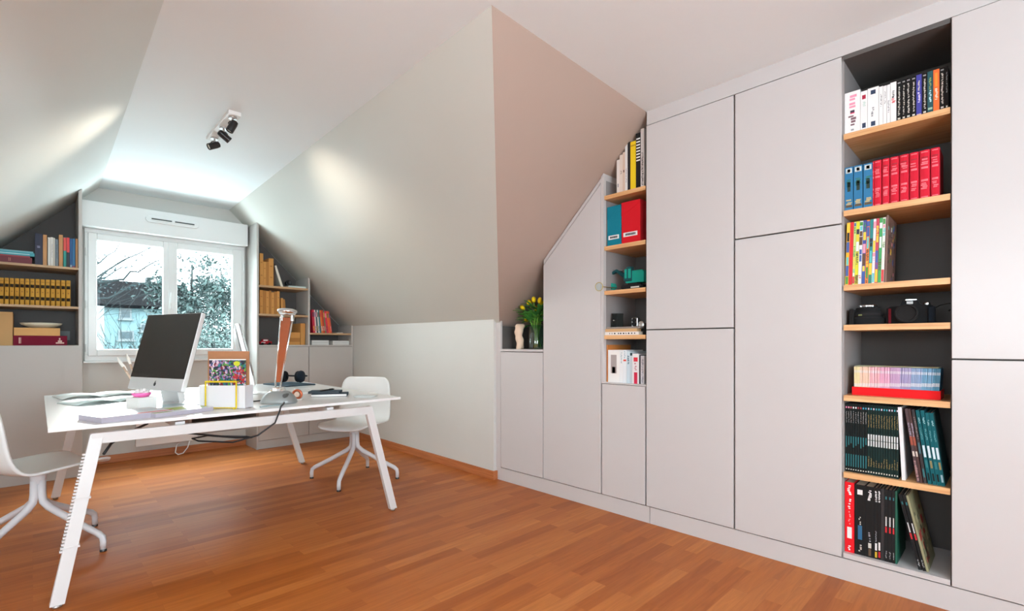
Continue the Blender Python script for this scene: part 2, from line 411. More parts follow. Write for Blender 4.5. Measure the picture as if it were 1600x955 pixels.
for z in CZ: MB().box(XF+.008, XB-.02, 1.585, 1.888, z-.026, z).build('shelf', M_oak, Cn)
# D, E, G: tall cupboards
D = unit('tall_cupboard', 'tall greige cupboard left of the wide one, doors parting at mid height', 1.31)
carcass(D, 1.048, 1.576, ZB, 2.50); door(D, 1.048, 1.577, ZB, 1.184); door(D, 1.048, 1.577, 1.184, ZT)
E_ = unit('tall_cupboard', 'tall greige cupboard left of the big bookcase, long door below short one', .80)
carcass(E_, .57, 1.048, ZB, 2.50); door(E_, .556, 1.046, ZB, 1.657); door(E_, .556, 1.046, 1.657, ZT)
Gn = unit('tall_cupboard', 'pale greige cupboard right of the big bookcase, at picture edge', -.15)
carcass(Gn, -.45, .164, ZB, 2.50); door(Gn, -.45, .180, ZB, 1.036); door(Gn, -.45, .180, 1.036, ZT+.002)
G2 = unit('tall_cupboard', 'greige cupboard beyond the right picture edge', -1.0)
carcass(G2, -1.5, -.452, ZB, 2.50); door(G2, -1.5, -.452, ZB, 1.036); door(G2, -1.5, -.452, 1.036, ZT)
# F: the tall open bookcase
Fb = unit('tall_bookcase', 'tall open bookcase with seven oak edged shelves in the cabinet wall', .367, 'bookcase')
M_in_shade = mat('interior_shade', (.058, .048, .044), .6, noise=.05, nscale=6)  # interior colour darkened, the shade in this bookcase put into it
MB().box(XB-.02, XB, .165, .569, .1, 2.50).build('back_panel', M_in_shade, Fb)
MB().box(XF+.0205, XB-.02, .553, .569, .1, 2.50).build('side_panel', mat('interior_lit2', (.3, .275, .27), .6), Fb)  # left inner side painted lighter than the right, as the lit one
MB().box(XF+.0205, XB-.02, .165, .181, .1, 2.50).build('side_panel', M_in_shade, Fb)
MB().box(XF+.008, XB-.02, .181, .553, 2.42, 2.44).build('top_panel', M_in, Fb)
MB().box(XF+.004, XB-.02, .1815, .5525, .106, .128).build('base_board', M_cab, Fb)
FZ = [2.074, 1.718, 1.372, 1.187, .860, .503]
for z in FZ: MB().box(XF+.008, XB-.02, .1815, .5525, z-.026, z).build('shelf', M_oak, Fb)

# ------------------------------------------------------------------ bookcase right of the window
YB = 5.47
def sheet_y(par, name, poly, y0, y1, m_): return MB().prism(poly, 'Y', y0, y1).build(name, m_, par)
RB = thing('gable_bookcase', 'greige bookcase right of the window, shelves under the sloping ceiling', 'bookcase', (2.17, YB, 0), world=True)
MB().prism([(1.657, .0), (1.676, .0), (1.676, gz(1.676)-.004), (1.657, gz(1.657)-.004)], 'Y', YB, YW).build('side_panel', M_cab2, RB)
sheet_y(RB, 'side_panel', [(2.185, 1.085), (2.205, 1.085), (2.205, gz(2.205)-.004), (2.185, gz(2.185)-.004)], YB, YW-.02, M_cab2)
sheet_y(RB, 'back_panel', [(1.676, 1.085), (2.715, 1.085), (2.715, gz(2.715)-.01), (1.676, gz(1.676)-.004)], YW-.02, YW-.001, M_in)
MB().box(2.692, 2.714, YB, YW-.02, 1.085, gz(2.714)-.004).build('side_panel', M_cab2, RB)
MB().box(1.676, 2.714, YB+.022, YW-.02, 0.085, 1.068).build('carcass', mat('gap_shade_far', (.12, .11, .10), .7), RB)  # shade of the door gap put into the carcass colour
MB().box(1.676, 2.714, YB+.002, YW-.02, 1.068, 1.085).build('top_board', M_cab2, RB)
for a, b in ((1.678, 2.192), (2.198, 2.712)):
    MB().box(a, b, YB, YB+.019, .09, 1.064).build('door', M_cab2, RB, bevel=.001)
MB().box(1.676, 2.714, YB+.012, YB+.03, 0, .085).build('plinth', M_cab2, RB)
for a, b, z in ((1.676, 2.185, 1.71), (1.676, 2.185, 1.412), (2.205, 2.692, 1.22)):
    MB().box(a, b, YB+.004, YW-.02, z-.02, z).build('shelf', M_oakx, RB)
# ------------------------------------------------------------------ bookcase left of the window
YA = 5.385
LB = thing('gable_bookcase', 'greige bookcase left of the window, shelves over a closed base', 'bookcase', (-.2, YA, 0), world=True)
MB().prism([(.270, 1.085), (.292, 1.085), (.292, lz(.292)-.004), (.270, lz(.270)-.004)], 'Y', YA, YW).build('side_panel', M_cab2, LB)
MB().prism([(-.80, 1.085), (.270, 1.085), (.270, lz(.27)-.004), (-.80, lz(-.80)-.004)], 'Y', YW-.02, YW-.001).build('back_panel', M_in, LB)
MB().box(-.80, .292, YA+.022, YW, 0.09, 1.085).build('carcass', M_cab2, LB)
MB().box(-.80, .292, YA, YA+.02, .10, 1.083).build('front_panel', M_cab2, LB, bevel=.001)
MB().box(-.80, .292, YA+.008, YA+.022, 0, .096).build('plinth', M_cab2, LB)
for z in (1.725, 1.403): MB().box(-.80, .270, YA+.004, YW-.02, z-.018, z).build('shelf', M_oakx, LB)
MB().box(.16, .235, YW-.026, YW-.02, 1.13, 1.21).build('wall_socket', cmat(120, 125, 128), LB, bevel=.002)

# ------------------------------------------------------------------ desk
M_desk = mat('desk_laminate', (.86, .87, .87), .22)
M_leg = mat('leg_lacquer', (.66, .66, .66), .35)
DZ = .74
desk = thing('desk', 'large white double desk on slanted square legs before the window', 'desk', (.93, 3.77, 0), world=True)
MB().prism([(.045, 2.835), (1.775, 2.888), (1.835, 4.70), (.055, 4.68)], 'Z', .724, DZ).build('tabletop', M_desk, desk, bevel=.002)
def bar(mb, a, b, wx, wy):
    """square bar from a to b; the section keeps its sides along x and y"""
    (ax, ay, az), (bx, by, bz) = a, b
    v = [mb.bm.verts.new((x+sx*wx/2, y+sy*wy/2, z)) for x, y, z in (a, b) for sx, sy in ((-1,-1),(1,-1),(1,1),(-1,1))]
    mb._new([mb.bm.faces.new([v[i] for i in q]) for q in [(0,1,2,3),(4,7,6,5),(0,4,5,1),(1,5,6,2),(2,6,7,3),(3,7,4,0)]])
    return mb
YN = 2.855; YFd = 4.60
for nm, (tx, ty), (bx, by) in (('leg', (.205, YN), (.072, 2.785)), ('leg', (1.515, YN), (1.70, 2.865)), ('leg', (1.57, YFd), (1.765, 4.56)), ('leg', (.23, YFd), (.115, 4.74))):
    m_ = MB(); bar(m_, (tx, ty, .70), (bx, by, .012), .048, .032)
    l = m_.build(nm, M_leg, desk, bevel=.002)
    MB().lathe([(.014, 0), (.016, .006), (.012, .013)], 12, Matrix.Translation((bx, by, 0))).build('foot', M_steel, l)
    if tx < .21:        # cable comb clipped along the near left leg
        cc = MB()
        for i in range(30):
            z = .22 + i*.0135
            f = z/.70; x = bx+(tx-bx)*f; y = by+(ty-by)*f
            cc.box(x-.034, x-.022, y-.014, y+.004, z, z+.007)
        for z in (.235, .43):
            f = z/.70; x = bx+(tx-bx)*f; y = by+(ty-by)*f
            cc.box(x-.028, x+.028, y-.019, y+.019, z-.004, z+.004)
        cc.build('cable_comb', M_leg, l)
for y0 in (YN, YFd):
    MB().box(.185, 1.535 if y0 < 3 else 1.59, y0-.018, y0+.018, .655, .703).build('beam', M_leg, desk, bevel=.002)
for x0 in (.50, 1.26): MB().box(x0, x0+.04, YN+.018, YFd-.018, .685, .715).build('rail', M_leg, desk)
MB().box(.45, 1.35, 3.10, 4.4, .703, .724).build('support_frame', mat('shade_grey', (.35, .34, .33), .5), desk)
MB().prism([(.62, .60), (.66, .59), (.94, .59), (.98, .60), (.98, .70), (.965, .70), (.965, .612), (.635, .612), (.635, .70), (.62, .70)], 'Y', 3.2, 3.95).build('cable_tray', mat('tray_grey', (.36, .33, .31), .5), desk)

# ------------------------------------------------------------------ swivel shell chairs
M_shell = mat('chair_shell', (.78, .82, .82), .38)
M_chleg = mat('chair_base', (.66, .67, .70), .38)
def make_chair(label, loc, rotz, swivel):
    """seat shell faces local +X; the base stays square to its own axes"""
    t = thing('swivel_chair', label, 'chair', loc, rotz, group='white shell chairs at the desk')
    # profile (x, z, half width) from front lip of the seat over the bend to the top of the back
    prof = [(.245, .425, .17), (.235, .442, .195), (.19, .452, .212), (.10, .448, .225), (.0, .440, .232), (-.09, .436, .235), (-.155, .445, .236),
            (-.205, .475, .234), (-.232, .525, .228), (-.245, .60, .222), (-.255, .68, .218), (-.264, .745, .212), (-.270, .79, .195), (-.273, .812, .16)]
    rows = []
    for x, z, hw in prof:
        row = []
        for k in range(-6, 7):
            f = k/6; y = f*hw
            seatness = max(0, min(1, (x+.2)/.1))
            lift = .020*abs(f)**2.4
            dx = .030*abs(f)**2.2*(1-seatness)      # back wraps forward
            row.append((x+dx, y, z+lift*seatness))
        rows.append(row)
    sh = MB().grid(rows).build('seat_shell', M_shell, t, smooth=True, sub=1, solid=.012)
    sh.rotation_euler.z = swivel
    u = MB().lathe([(.045, .405), (.055, .428)], 20); u.lathe([(.03, .36), (.034, .405)], 20)
    u.build('swivel_hub', M_chleg, t, smooth=True, bevel=.002)
    for k in range(4):
        a = R(45+90*k); c, s = math.cos(a), math.sin(a)
        pr = [(.020, .375), (.021, .30), (.028, .262), (.06, .232), (.20, .155), (.325, .092), (.345, .075), (.350, .05), (.350, .012)]
        lg = MB().tube([(c*r, s*r, z) for r, z in pr], [.018, .018, .018, .018, .017, .016, .015, .015, .014], 12, flat=1.0)
        l = lg.build('leg', M_chleg, t, smooth=True)
        MB().lathe([(.015, 0), (.016, .004), (.013, .016)], 14, Matrix.Translation((c*.35, s*.35, 0))).build('glide', M_black, l)
    return t
ch = make_chair('white shell swivel chair at the far right side of the desk', (1.875, 3.755, 0), 0, R(180+40))
c2 = copy_tree(ch, loc=(.02, 3.62, 0)); c2['label'] = 'white shell swivel chair cut by the left picture edge, under the desk'
for k in c2.children:
    if k.name.startswith('seat_shell'): k.rotation_euler.z = R(24)

# ------------------------------------------------------------------ all-in-one computers
M_alu = mat('aluminium', (.74, .75, .76), .35, metal=.3)
M_glassblk = mat('black_screen', (.012, .012, .012), .07, spec=.6)
def computer(label, base, ang, tilt, lift, W_=.535, H_=.46, mk=True):
    """screen faces local -Y; base = point on the desk under the screen; ang = heading of the screen width"""
    t = thing('desktop_computer', label, 'computer', (*base, DZ), ang, group='aluminium desktop computers')
    T_ = Matrix.Translation((0, 0, lift)) @ Matrix.Rotation(-tilt, 4, 'X')
    b = MB()
    # body: thin edge, swelling back
    b.box(-W_/2, W_/2, -.012, .016, 0, H_, T_)
    body = b.build('housing', M_alu, t, bevel=.006, seg=3)
    hump = MB(); rows = []
    for i in range(13):
        z = H_*(.02+.96*i/12); row = []
        for j in range(13):
            x = W_*(.96*j/12-.48)
            q = (1-(2*x/W_)**4)*(1-(2*z/H_-1)**4)
            row.append(T_ @ Vector((x, .016+.034*max(0, q), z)))
        rows.append(row)
    hump.grid(rows).build('back_cover', M_alu, t, smooth=True)
    ch_ = H_*.155
    MB().box(-W_/2+.002, W_/2-.002, -.0135, -.011, ch_, H_-.003, T_).build('screen', M_glassblk, t, bevel=.001)
    if mk:   # small dark emblem in the middle of the chin
        e = MB(); e.ball((0, 0, 0), 1, 14, mtx=T_ @ Matrix.Translation((0, -.012, ch_*.5)) @ Matrix.Diagonal((.011, .0015, .012, 1)))
        e.prism([(-.003, .013), (.006, .020), (.003, .012)], 'Y', -.0012, .0012, T_ @ Matrix.Translation((0, -.0125, ch_*.5)))
        e.build('emblem', M_black, t)
    st = MB()
    ya = .14*math.sin(tilt)+.012
    st.prism([(ya, lift+.15), (ya+.05, lift+.165), (ya+.075, .02), (ya+.06, .0), (-.09, .0), (-.09, .006), (ya+.04, .008)], 'X', -.085, .085)
    st.build('stand', M_alu, t, bevel=.003)
    return t
N, Fp = Vector((.605, 3.27)), Vector((.420, 3.760))
mid = (N+Fp)/2; wv = (N-Fp)                     # left -> right seen from the front
computer('silver desktop computer with black screen turned towards the camera', (mid.x, mid.y), math.atan2(wv.y, wv.x), R(14.5), .085, wv.length, .468)
computer('silver desktop computer seen edge-on, behind the desk lamp', (1.14, 3.83), math.atan2(.957, .29), R(13), .075, .53, .43, mk=False)

# ------------------------------------------------------------------ desk lamp
LX, LY = 1.065, 3.105
lamp = thing('desk_lamp', 'chrome desk lamp with flat head and brown leather covered arm', 'lamp', (LX, LY, DZ), R(-44))
M_grey = mat('lamp_grey', (.26, .28, .28), .35, metal=.3)
M_leather = mat('brown_leather', srgb(150, 70, 20), .45, noise=.12, nscale=60)
b = MB()
rows = []
for z, sx, sy in ((0, .100, .07), (.006, .103, .073), (.020, .100, .071), (.045, .085, .062), (.066, .062, .05), (.074, .045, .04), (.076, .01, .01)):
    rows.append([(sx*math.copysign(abs(math.cos(a))**.75, math.cos(a)), sy*math.copysign(abs(math.sin(a))**.75, math.sin(a)), z) for a in [2*math.pi*k/28 for k in range(29)]])
b.grid(rows); b.build('base', M_grey, lamp, smooth=True)
MB().box(-.045, .035, -.022, .022, .058, .082).box(-.03, .02, -.028, .028, .07, .095).build('hinge_block', M_chrome, lamp, bevel=.004)
MB().lathe([(.012, -.03), (.012, .03)], 16, Matrix.Translation((.06, -.03, .05)) @ Matrix.Rotation(R(90), 4, 'X')).build('knob', mat('dark_knob', (.06, .06, .06), .4), lamp)
tp = Vector((.05, 0, .55)); bt = Vector((-.008, 0, .09))
for s in (-1, 1):
    fr = MB().tube([bt+Vector((s*.014, 0, 0)), bt.lerp(tp, .5)+Vector((s*.026, 0, 0)), tp+Vector((s*.036, 0, -.02))], .0055, 10)
    fr.build('arm_rod', M_chrome, lamp, smooth=True)
lt = MB()
def seg(f, w): c_ = bt.lerp(tp, f); return c_, w
prs = [seg(.08, .012), seg(.3, .018), seg(.6, .024), seg(.93, .030)]
lt.prism([(c_.x-w_, c_.z) for c_, w_ in prs] + [(c_.x+w_, c_.z) for c_, w_ in prs[::-1]], 'Y', -.006, .006)
lt.build('leather_sleeve', M_leather, lamp, bevel=.003)
hd = MB(); Mh = Matrix.Translation(tp+Vector((.0, 0, .004))) @ Matrix.Rotation(R(4), 4, 'Y')
hd.lathe([(.035, -.022), (.045, -.018), (.053, -.004), (.056, .004), (.050, .012), (.03, .018), (.004, .02)], 32, Mh)
hd.build('lamp_head', M_chrome, lamp, smooth=True)
for s in (-1, 1): MB().box(tp.x+s*.030-.007, tp.x+s*.030+.007, -.014, .014, tp.z-.055, tp.z-.014).build('head_joint', M_chrome, lamp, bevel=.003)
cab = MB().tube([(1.075, 3.045, .752), (1.05, 2.98, .75), (.995, 2.875, .746), (.975, 2.83, .73), (.94, 2.80, .67), (.86, 2.82, .61), (.76, 2.90, .575), (.62, 2.98, .59), (.60, 3.02, .60), (.68, 3.06, .60), (.80, 3.0, .58), (.86, 2.92, .585), (.82, 2.88, .60), (.72, 2.96, .605), (.5, 3.1, .64)], .0045, 8)
tag(cab.build('power_cable', cmat(25, 28, 32), origin=(.99, 2.87, .74), smooth=True), 'black lamp cable hanging over the front desk edge in a loop', 'cable')
cab = MB().tube([(.23, 2.88, .60), (.26, 2.93, .635), (.31, 2.99, .662), (.42, 3.1, .69)], .006, 8)
tag(cab.build('power_cable', cmat(25, 28, 32), origin=(.23, 2.88, .6), smooth=True), 'short black cable beside the near left desk leg', 'cable')

# ------------------------------------------------------------------ letter holder with box, board and print
hx, hy = .775, 3.085; ha = -math.atan2(.699, .715)
HM = lambda: Matrix.Translation((0, 0, 0))
bx = thing('storage_box', 'open white box standing in the yellow wire holder', 'box', (hx, hy, DZ), ha)
mb = MB().box(-.125, .128, -.04, -.037, .001, .128).box(-.125, .128, .042, .045, .001, .128).box(-.125, -.122, -.037, .042, .001, .128).box(.125, .128, -.037, .042, .001, .128).box(-.125, .128, -.04, .045, .001, .004)
mb.build('tray', mat('box_white', (.74, .74, .78), .5), bx)
bd = MB().box(-.110, .122, .012, .018, 0, .312)
o = bd.build('cardboard_sheet', M_card, bevel=.001); o.location = (hx, hy, DZ+.005); o.rotation_euler.z = ha
tag(o, 'plain brown cardboard sheet standing upright behind the colourful print', 'cardboard')
def print_mat():
    m = bpy.data.materials.new('flower_print'); m.use_nodes = True; nt = m.node_tree; b = nt.nodes['Principled BSDF']; L = nt.links.new
    tc = nt.nodes.new('ShaderNodeTexCoord'); v = nt.nodes.new('ShaderNodeTexVoronoi'); v.inputs['Scale'].default_value = 95
    n = nt.nodes.new('ShaderNodeTexNoise'); n.inputs['Scale'].default_value = 14; L(tc.outputs['Object'], n.inputs['Vector'])
    mxv = nt.nodes.new('ShaderNodeMix'); mxv.data_type = 'RGBA'; mxv.blend_type = 'LINEAR_LIGHT'; mxv.inputs[0].default_value = .04
    L(tc.outputs['Object'], mxv.inputs[6]); L(n.outputs['Color'], mxv.inputs[7]); L(mxv.outputs[2], v.inputs['Vector'])
    sp = nt.nodes.new('ShaderNodeSeparateColor'); L(v.outputs['Color'], sp.inputs[0])
    cr = nt.nodes.new('ShaderNodeValToRGB'); cr.color_ramp.interpolation = 'CONSTANT'
    cols = [(20, 25, 45), (40, 110, 60), (60, 70, 120), (30, 60, 50), (150, 120, 170), (90, 160, 60), (30, 30, 60), (200, 150, 170), (120, 40, 50), (40, 120, 130), (220, 200, 210)]
    el = cr.color_ramp.elements
    while len(el) < len(cols): el.new(.5)
    for i, c in enumerate(cols): el[i].position = i/len(cols); el[i].color = (*srgb(*c), 1)
    L(sp.outputs[0], cr.inputs[0]); L(cr.outputs[0], b.inputs['Base Color']); b.inputs['Roughness'].default_value = .5
    return m
pr = thing('art_print', 'colourful flower pattern print standing in the yellow wire holder', 'print', (hx, hy, DZ+.005), ha)
MB().box(-.092, .112, -.004, -.001, .004, .262).build('sheet', print_mat(), pr)
MB().box(-.092, .112, -.0045, -.0008, .262, .268).build('white_border', M_paper, pr)
MB().ball((.062, -.0045, .243), .018, 18, sc=(1, .08, .75)).build('yellow_disc', cmat(205, 210, 40), pr)
rd = MB()
for i in range(42):
    x = random.uniform(.04, .11); z = random.uniform(.13, .21); s = random.uniform(.003, .007)
    rd.ball((x, -.0045, z), s, 8, sc=(1, .12, 1))
rd.build('red_flowers', cmat(175, 35, 45), pr)
hl = thing('letter_holder', 'yellow wire letter holder at the front edge of the desk', 'letter holder', (hx, hy, DZ), ha)
M_yel = cmat(222, 196, 40, 40)
for s in (-.083, .086):
    MB().tube([(s, -.075, .004), (s, -.052, .004), (s, -.052, .15), (s, .052, .155), (s, .052, .004)], .0042, 8).build('wire_frame', M_yel, hl, smooth=False)
MB().tube([(-.083, -.052, .15), (.086, -.052, .15)], .0048, 8).build('cross_wire', M_yel, hl)
MB().tube([(-.083, -.050, .006), (.086, -.050, .006)], .003, 8).build('cross_wire', M_yel, hl)

# ------------------------------------------------------------------ small things on the desk
def slab(name, label, cat, pts, z0, h, m_, group=None, bevel=.002):
    cx = sum(p[0] for p in pts)/len(pts); cy = sum(p[1] for p in pts)/len(pts)
    o = MB().prism(pts, 'Z', z0, z0+h).build(name, m_, origin=(cx, cy, z0), bevel=bevel)
    return tag(o, label, cat, group)
def rect(cx, cy, lx, ly, ang):
    c, s = math.cos(ang), math.sin(ang)
    return [(cx+c*a-s*b, cy+s*a+c*b) for a, b in ((-lx/2, -ly/2), (lx/2, -ly/2), (lx/2, ly/2), (-lx/2, ly/2))]
def magazine(label, cx, cy, lx, ly, ang, z, h, top, edge=None, stripes=(), group=None):
    t = thing('magazine', label, 'magazine', (cx, cy, z), ang, group=group)
    MB().box(-lx/2, lx/2, -ly/2, ly/2, 0, h-.0012).build('pages', edge or cmat(176, 170, 182, 70), t, bevel=.0015)
    MB().box(-lx/2-.001, lx/2+.001, -ly/2-.001, ly/2+.001, h-.0012, h).build('cover', top, t)
    if stripes:
        g = MB()
        for (a, b, c_, d, m_) in stripes: g.m(m_).box(a*lx-lx/2, b*lx-lx/2, c_*ly-ly/2, d*ly-ly/2, h, h+.0006)
        g.build('cover_print', None, t)
    return t
M_red = cmat(200, 70, 60); M_lime = cmat(170, 185, 90); M_ink = cmat(70, 82, 95); M_gp = cmat(170, 200, 205)
# near-left magazines
magazine('magazine with red cover edge, nearest the left front corner of the desk', .33, 3.02, .30, .22, R(18), DZ, .026, cmat(226, 226, 228), stripes=((0, 1, 0, .12, M_red), (.5, .95, .3, .8, cmat(205, 210, 215))))
magazine('magazine with lime green cover, beside the red edged one', .52, 3.045, .29, .21, R(22), DZ+.0005, .021, cmat(214, 218, 220), stripes=((.35, 1, .25, .75, M_lime), (.0, .3, .05, .4, cmat(150, 150, 80)), (.6, .9, .1, .2, M_gp)))
st = []
for r_ in range(9):
    x = .03
    while x < .93:
        l_ = random.uniform(.05, .2)
        st.append((x, min(.96, x+l_), .06+r_*.1, .115+r_*.1, M_ink)); x += l_+random.uniform(.015, .05)
g = thing('printed_sheet', 'sheet of dense printed text lying behind the red edged magazine', 'paper', (.40, 3.45, DZ+.001), R(24))
MB().box(-.11, .11, -.15, .15, 0, .0012).build('sheet', M_paper, g)
q = MB().m(M_ink)
for (a, b, c_, d, m_) in st: q.box(a*.22-.11, b*.22-.11, c_*.30-.15, d*.30-.15, .0012, .0018)
q.build('text_lines', None, g)
# curled open papers along the far left edge
def curled(label, cx, cy, lx, ly, ang, z, amp, m_, n=16):
    rows = []
    for i in range(n+1):
        f = i/n
        zz = amp*abs(math.sin(math.pi*f*2))**.8*(1-.5*f) + .002
        rows.append([(-lx/2+lx*f, -ly/2, zz), (-lx/2+lx*f, ly/2, zz*.7+.001)])
    o = MB().grid(rows).build('open_magazine', m_, solid=.003, smooth=True)
    o.location = (cx, cy, z); o.rotation_euler.z = ang
    return tag(o, label, 'magazine')
curled('open white magazine lying at the far left desk edge', .32, 4.40, .42, .30, R(8), DZ+.002, .022, cmat(225, 232, 230))
curled('open pale magazine with curled pages, middle left of the desk', .34, 3.95, .42, .24, R(20), DZ+.002, .02, cmat(210, 224, 222))
magazine('pale blue grey magazine lying below the tilted computer', .52, 3.33, .30, .20, R(34), DZ, .007, cmat(190, 208, 212), stripes=((.1, .6, .2, .7, M_gp),))
# pink and white desk ornament
wb = slab('paper_stack', 'low white paper stack under the pink dish', 'paper', rect(.425, 3.33, .09, .12, R(20)), DZ+.0075, .062, M_paper)
pk = thing('candy_dish', 'small pink and white dish in front of the silver computer', 'dish', (.425, 3.33, DZ+.070))
MB().lathe([(.028, 0), (.04, .006), (.046, .022), (.043, .022), (.036, .008), (.002, .006)], 24).build('pink_bowl', cmat(245, 120, 190), pk, smooth=True)
cr_ = MB()
for i in range(10):
    a = random.uniform(0, 6.3); rr = random.uniform(0, .03)
    cr_.ball((rr*math.cos(a), rr*math.sin(a), random.uniform(.018, .036)), .011, 10)
cr_.build('white_shells', M_paper, pk, smooth=True)
# brushes in a jar behind the computer
jx, jy = .535, 4.13
jr = thing('brush_jar', 'jar half hidden behind the tilted computer', 'jar', (jx, jy, DZ))
MB().lathe([(.035, 0), (.038, .004), (.040, .10), (.036, .10), (.034, .006), (.001, .006)], 20).build('body', cmat(200, 205, 205, 30), jr, smooth=True)
for i, (dx, dy, l_, lab) in enumerate(((-.115, -.02, .26, 'white tipped brush leaning furthest left in the jar'), (-.07, .02, .28, 'long pale brush leaning left in the jar'), (-.03, -.02, .30, 'tallest white brush standing nearly upright in the jar'), (.0, .02, .27, 'pale brush leaning over the back of the jar'), (-.09, .03, .22, 'short beige brush leaning left in the jar'))):
    t = thing('paint_brush', lab, 'brush', (jx+dx*.12, jy+dy*.3, DZ+.012), group='paint brushes in the jar')
    d = Vector((dx*1.1, dy, l_)); dn = d.normalized()
    MB().tube([Vector((0, 0, 0)), d*.62], [.003, .0045], 8).build('brush_handle', cmat(222, 196, 176), t)
    MB().tube([d*.62, d*.75], .006, 8).build('ferrule', cmat(180, 150, 130), t)
    MB().tube([d*.75, d*.88, d], [.007, .009, .002], 8).build('bristles', cmat(238, 232, 226), t)
# wireless mouse and stand foot things right of the white box
mo = MB(); mo.ball((0, 0, 0), 1, 16, mtx=Matrix.Diagonal((.055, .032, .022, 1)))
o = mo.build('computer_mouse', cmat(70, 88, 100, 35), smooth=True); o.location = (1.20, 3.52, DZ+.021); o.rotation_euler.z = R(60)
tag(o, 'dark blue grey computer mouse right of the white box', 'mouse')
# keyboard with white keys
kb = thing('keyboard', 'white keyboard lying between desk lamp and notebooks', 'keyboard', (1.47, 3.72, DZ), R(78))
MB().box(-.20, .20, -.057, .057, 0, .008).build('case', M_alu, kb, bevel=.002)
for r_ in range(5):
    for c_ in range(13):
        MB().box(-.193+c_*.0298, -.193+c_*.0298+.025, -.05+r_*.0205, -.05+r_*.0205+.0165, .008, .0115).build('key', M_white, kb)
# laptop sleeve / tablet with headphones
magazine('dark blue tablet lying flat at the far right corner of the desk', 1.60, 4.42, .26, .40, R(8), DZ, .010, cmat(62, 84, 98, 40), cmat(50, 66, 78))['category'] = 'tablet'
hp = thing('headphones', 'dark over-ear headphones resting on the blue tablet', 'headphones', (1.62, 4.42, DZ+.0175), R(-50))
hp.scale = (1.15, 1.15, 1.15)
M_hp = cmat(22, 32, 44, 45)
for s in (-1, 1):
    Mx = Matrix.Translation((s*.075, 0, .047)) @ Matrix.Rotation(R(90), 4, 'Y')
    cp = MB().lathe([(.03, -.016), (.043, -.012), (.046, 0), (.042, .014), (.02, .02), (.001, .02)] if s > 0 else [(.001, -.02), (.02, -.02), (.042, -.014), (.046, 0), (.043, .012), (.03, .016)], 24, Mx)
    cp.build('ear_cup', M_hp, hp, smooth=True)
    MB().tube([(s*.053 + 0, .032*math.cos(a), .047+.032*math.sin(a)) for a in [2*math.pi*k/18 for k in range(18)]], .011, 8, closed=True).build('ear_cushion', cmat(14, 18, 24, 60), hp, smooth=True)
MB().tube([(.085*math.cos(a), .015+.135*math.sin(a), .055-.015*math.sin(a)) for a in [math.pi*k/16 for k in range(17)]], .010, 8, flat=.6).build('headband', M_hp, hp, smooth=True)
# notebooks with a pen
def notebook(label, cx, cy, lx, ly, ang, z, h):
    t = thing('notebook', label, 'notebook', (cx, cy, z), ang, group='dark notebooks')
    cv = cmat(32, 52, 66, 40)
    MB().box(-lx/2, lx/2, -ly/2, ly/2, 0, .002).box(-lx/2, lx/2, -ly/2, ly/2, h-.002, h).box(lx/2-.002, lx/2, -ly/2, ly/2, .002, h-.002).build('cover', cv, t, bevel=.0008)
    MB().box(-lx/2+.003, lx/2-.003, -ly/2+.003, ly/2-.003, .002, h-.002).build('pages', M_paper if z < DZ+.01 else cmat(50, 60, 68), t)
    return t
notebook('dark blue notebook with white pages, lower of the two on the desk', 1.47, 3.30, .23, .15, R(-30), DZ, .018)
notebook('dark blue notebook lying on top of another, under the pen', 1.455, 3.345, .205, .14, R(-34), DZ+.018, .014)
pn = thing('pen', 'black pen lying on the upper notebook', 'pen', (1.47, 3.35, DZ+.037), R(25))
MB().tube([(-.07, 0, 0), (-.06, 0, 0), (.06, 0, 0), (.072, 0, 0)], [.002, .0048, .0048, .003], 10).build('barrel', M_black, pn, smooth=True)
MB().box(.02, .06, -.001, .001, .004, .007).build('clip', M_black, pn)
# copper tape dispenser beside the lamp
tc_ = thing('tape_dispenser', 'small copper coloured ring dispenser right of the lamp base', 'dispenser', (1.205, 3.19, DZ), R(-40))
MB().tube([(.026*math.cos(a), 0, .036+.026*math.sin(a)) for a in [2*math.pi*k/20 for k in range(20)]], .008, 10, closed=True).build('ring', mat('copper', srgb(190, 100, 70), .3, metal=.8), tc_, smooth=True)
MB().lathe([(.017, -.008), (.017, .008)], 18, Matrix.Translation((0, 0, .036)) @ Matrix.Rotation(R(90), 4, 'X')).build('tape_roll', cmat(220, 190, 170), tc_)
MB().box(-.03, .03, -.012, .012, 0, .008).build('foot_plate', cmat(225, 215, 208), tc_, bevel=.002)
# loose pens and scissors left of the lamp base
for lab, x, y, a, l_, cc in (('dark pencil lying left of the lamp base', 1.02, 3.30, 20, .12, (60, 55, 50)), ('pale grey ruler by the front edge left of the lamp', .985, 2.985, 12, .14, (150, 168, 172)), ('beige eraser left of the lamp base', 1.07, 3.27, 35, .05, (228, 205, 180))):
    o = MB().box(-l_/2, l_/2, -.007, .007, 0, .006).build({'d': 'pencil', 'p': 'ruler', 'b': 'eraser'}[lab[0]], cmat(*cc), bevel=.0015)
    o.location = (x, y, DZ); o.rotation_euler.z = R(a); tag(o, lab, {'d': 'pencil', 'p': 'ruler', 'b': 'eraser'}[lab[0]])
o = MB().lathe([(.02, 0), (.075, .001), (.08, .004), (.078, .005), (.02, .003)], 28).build('paper_coaster', cmat(214, 222, 224), smooth=True)
o.location = (1.62, 3.08, DZ); tag(o, 'round pale coaster near the right desk corner', 'coaster')

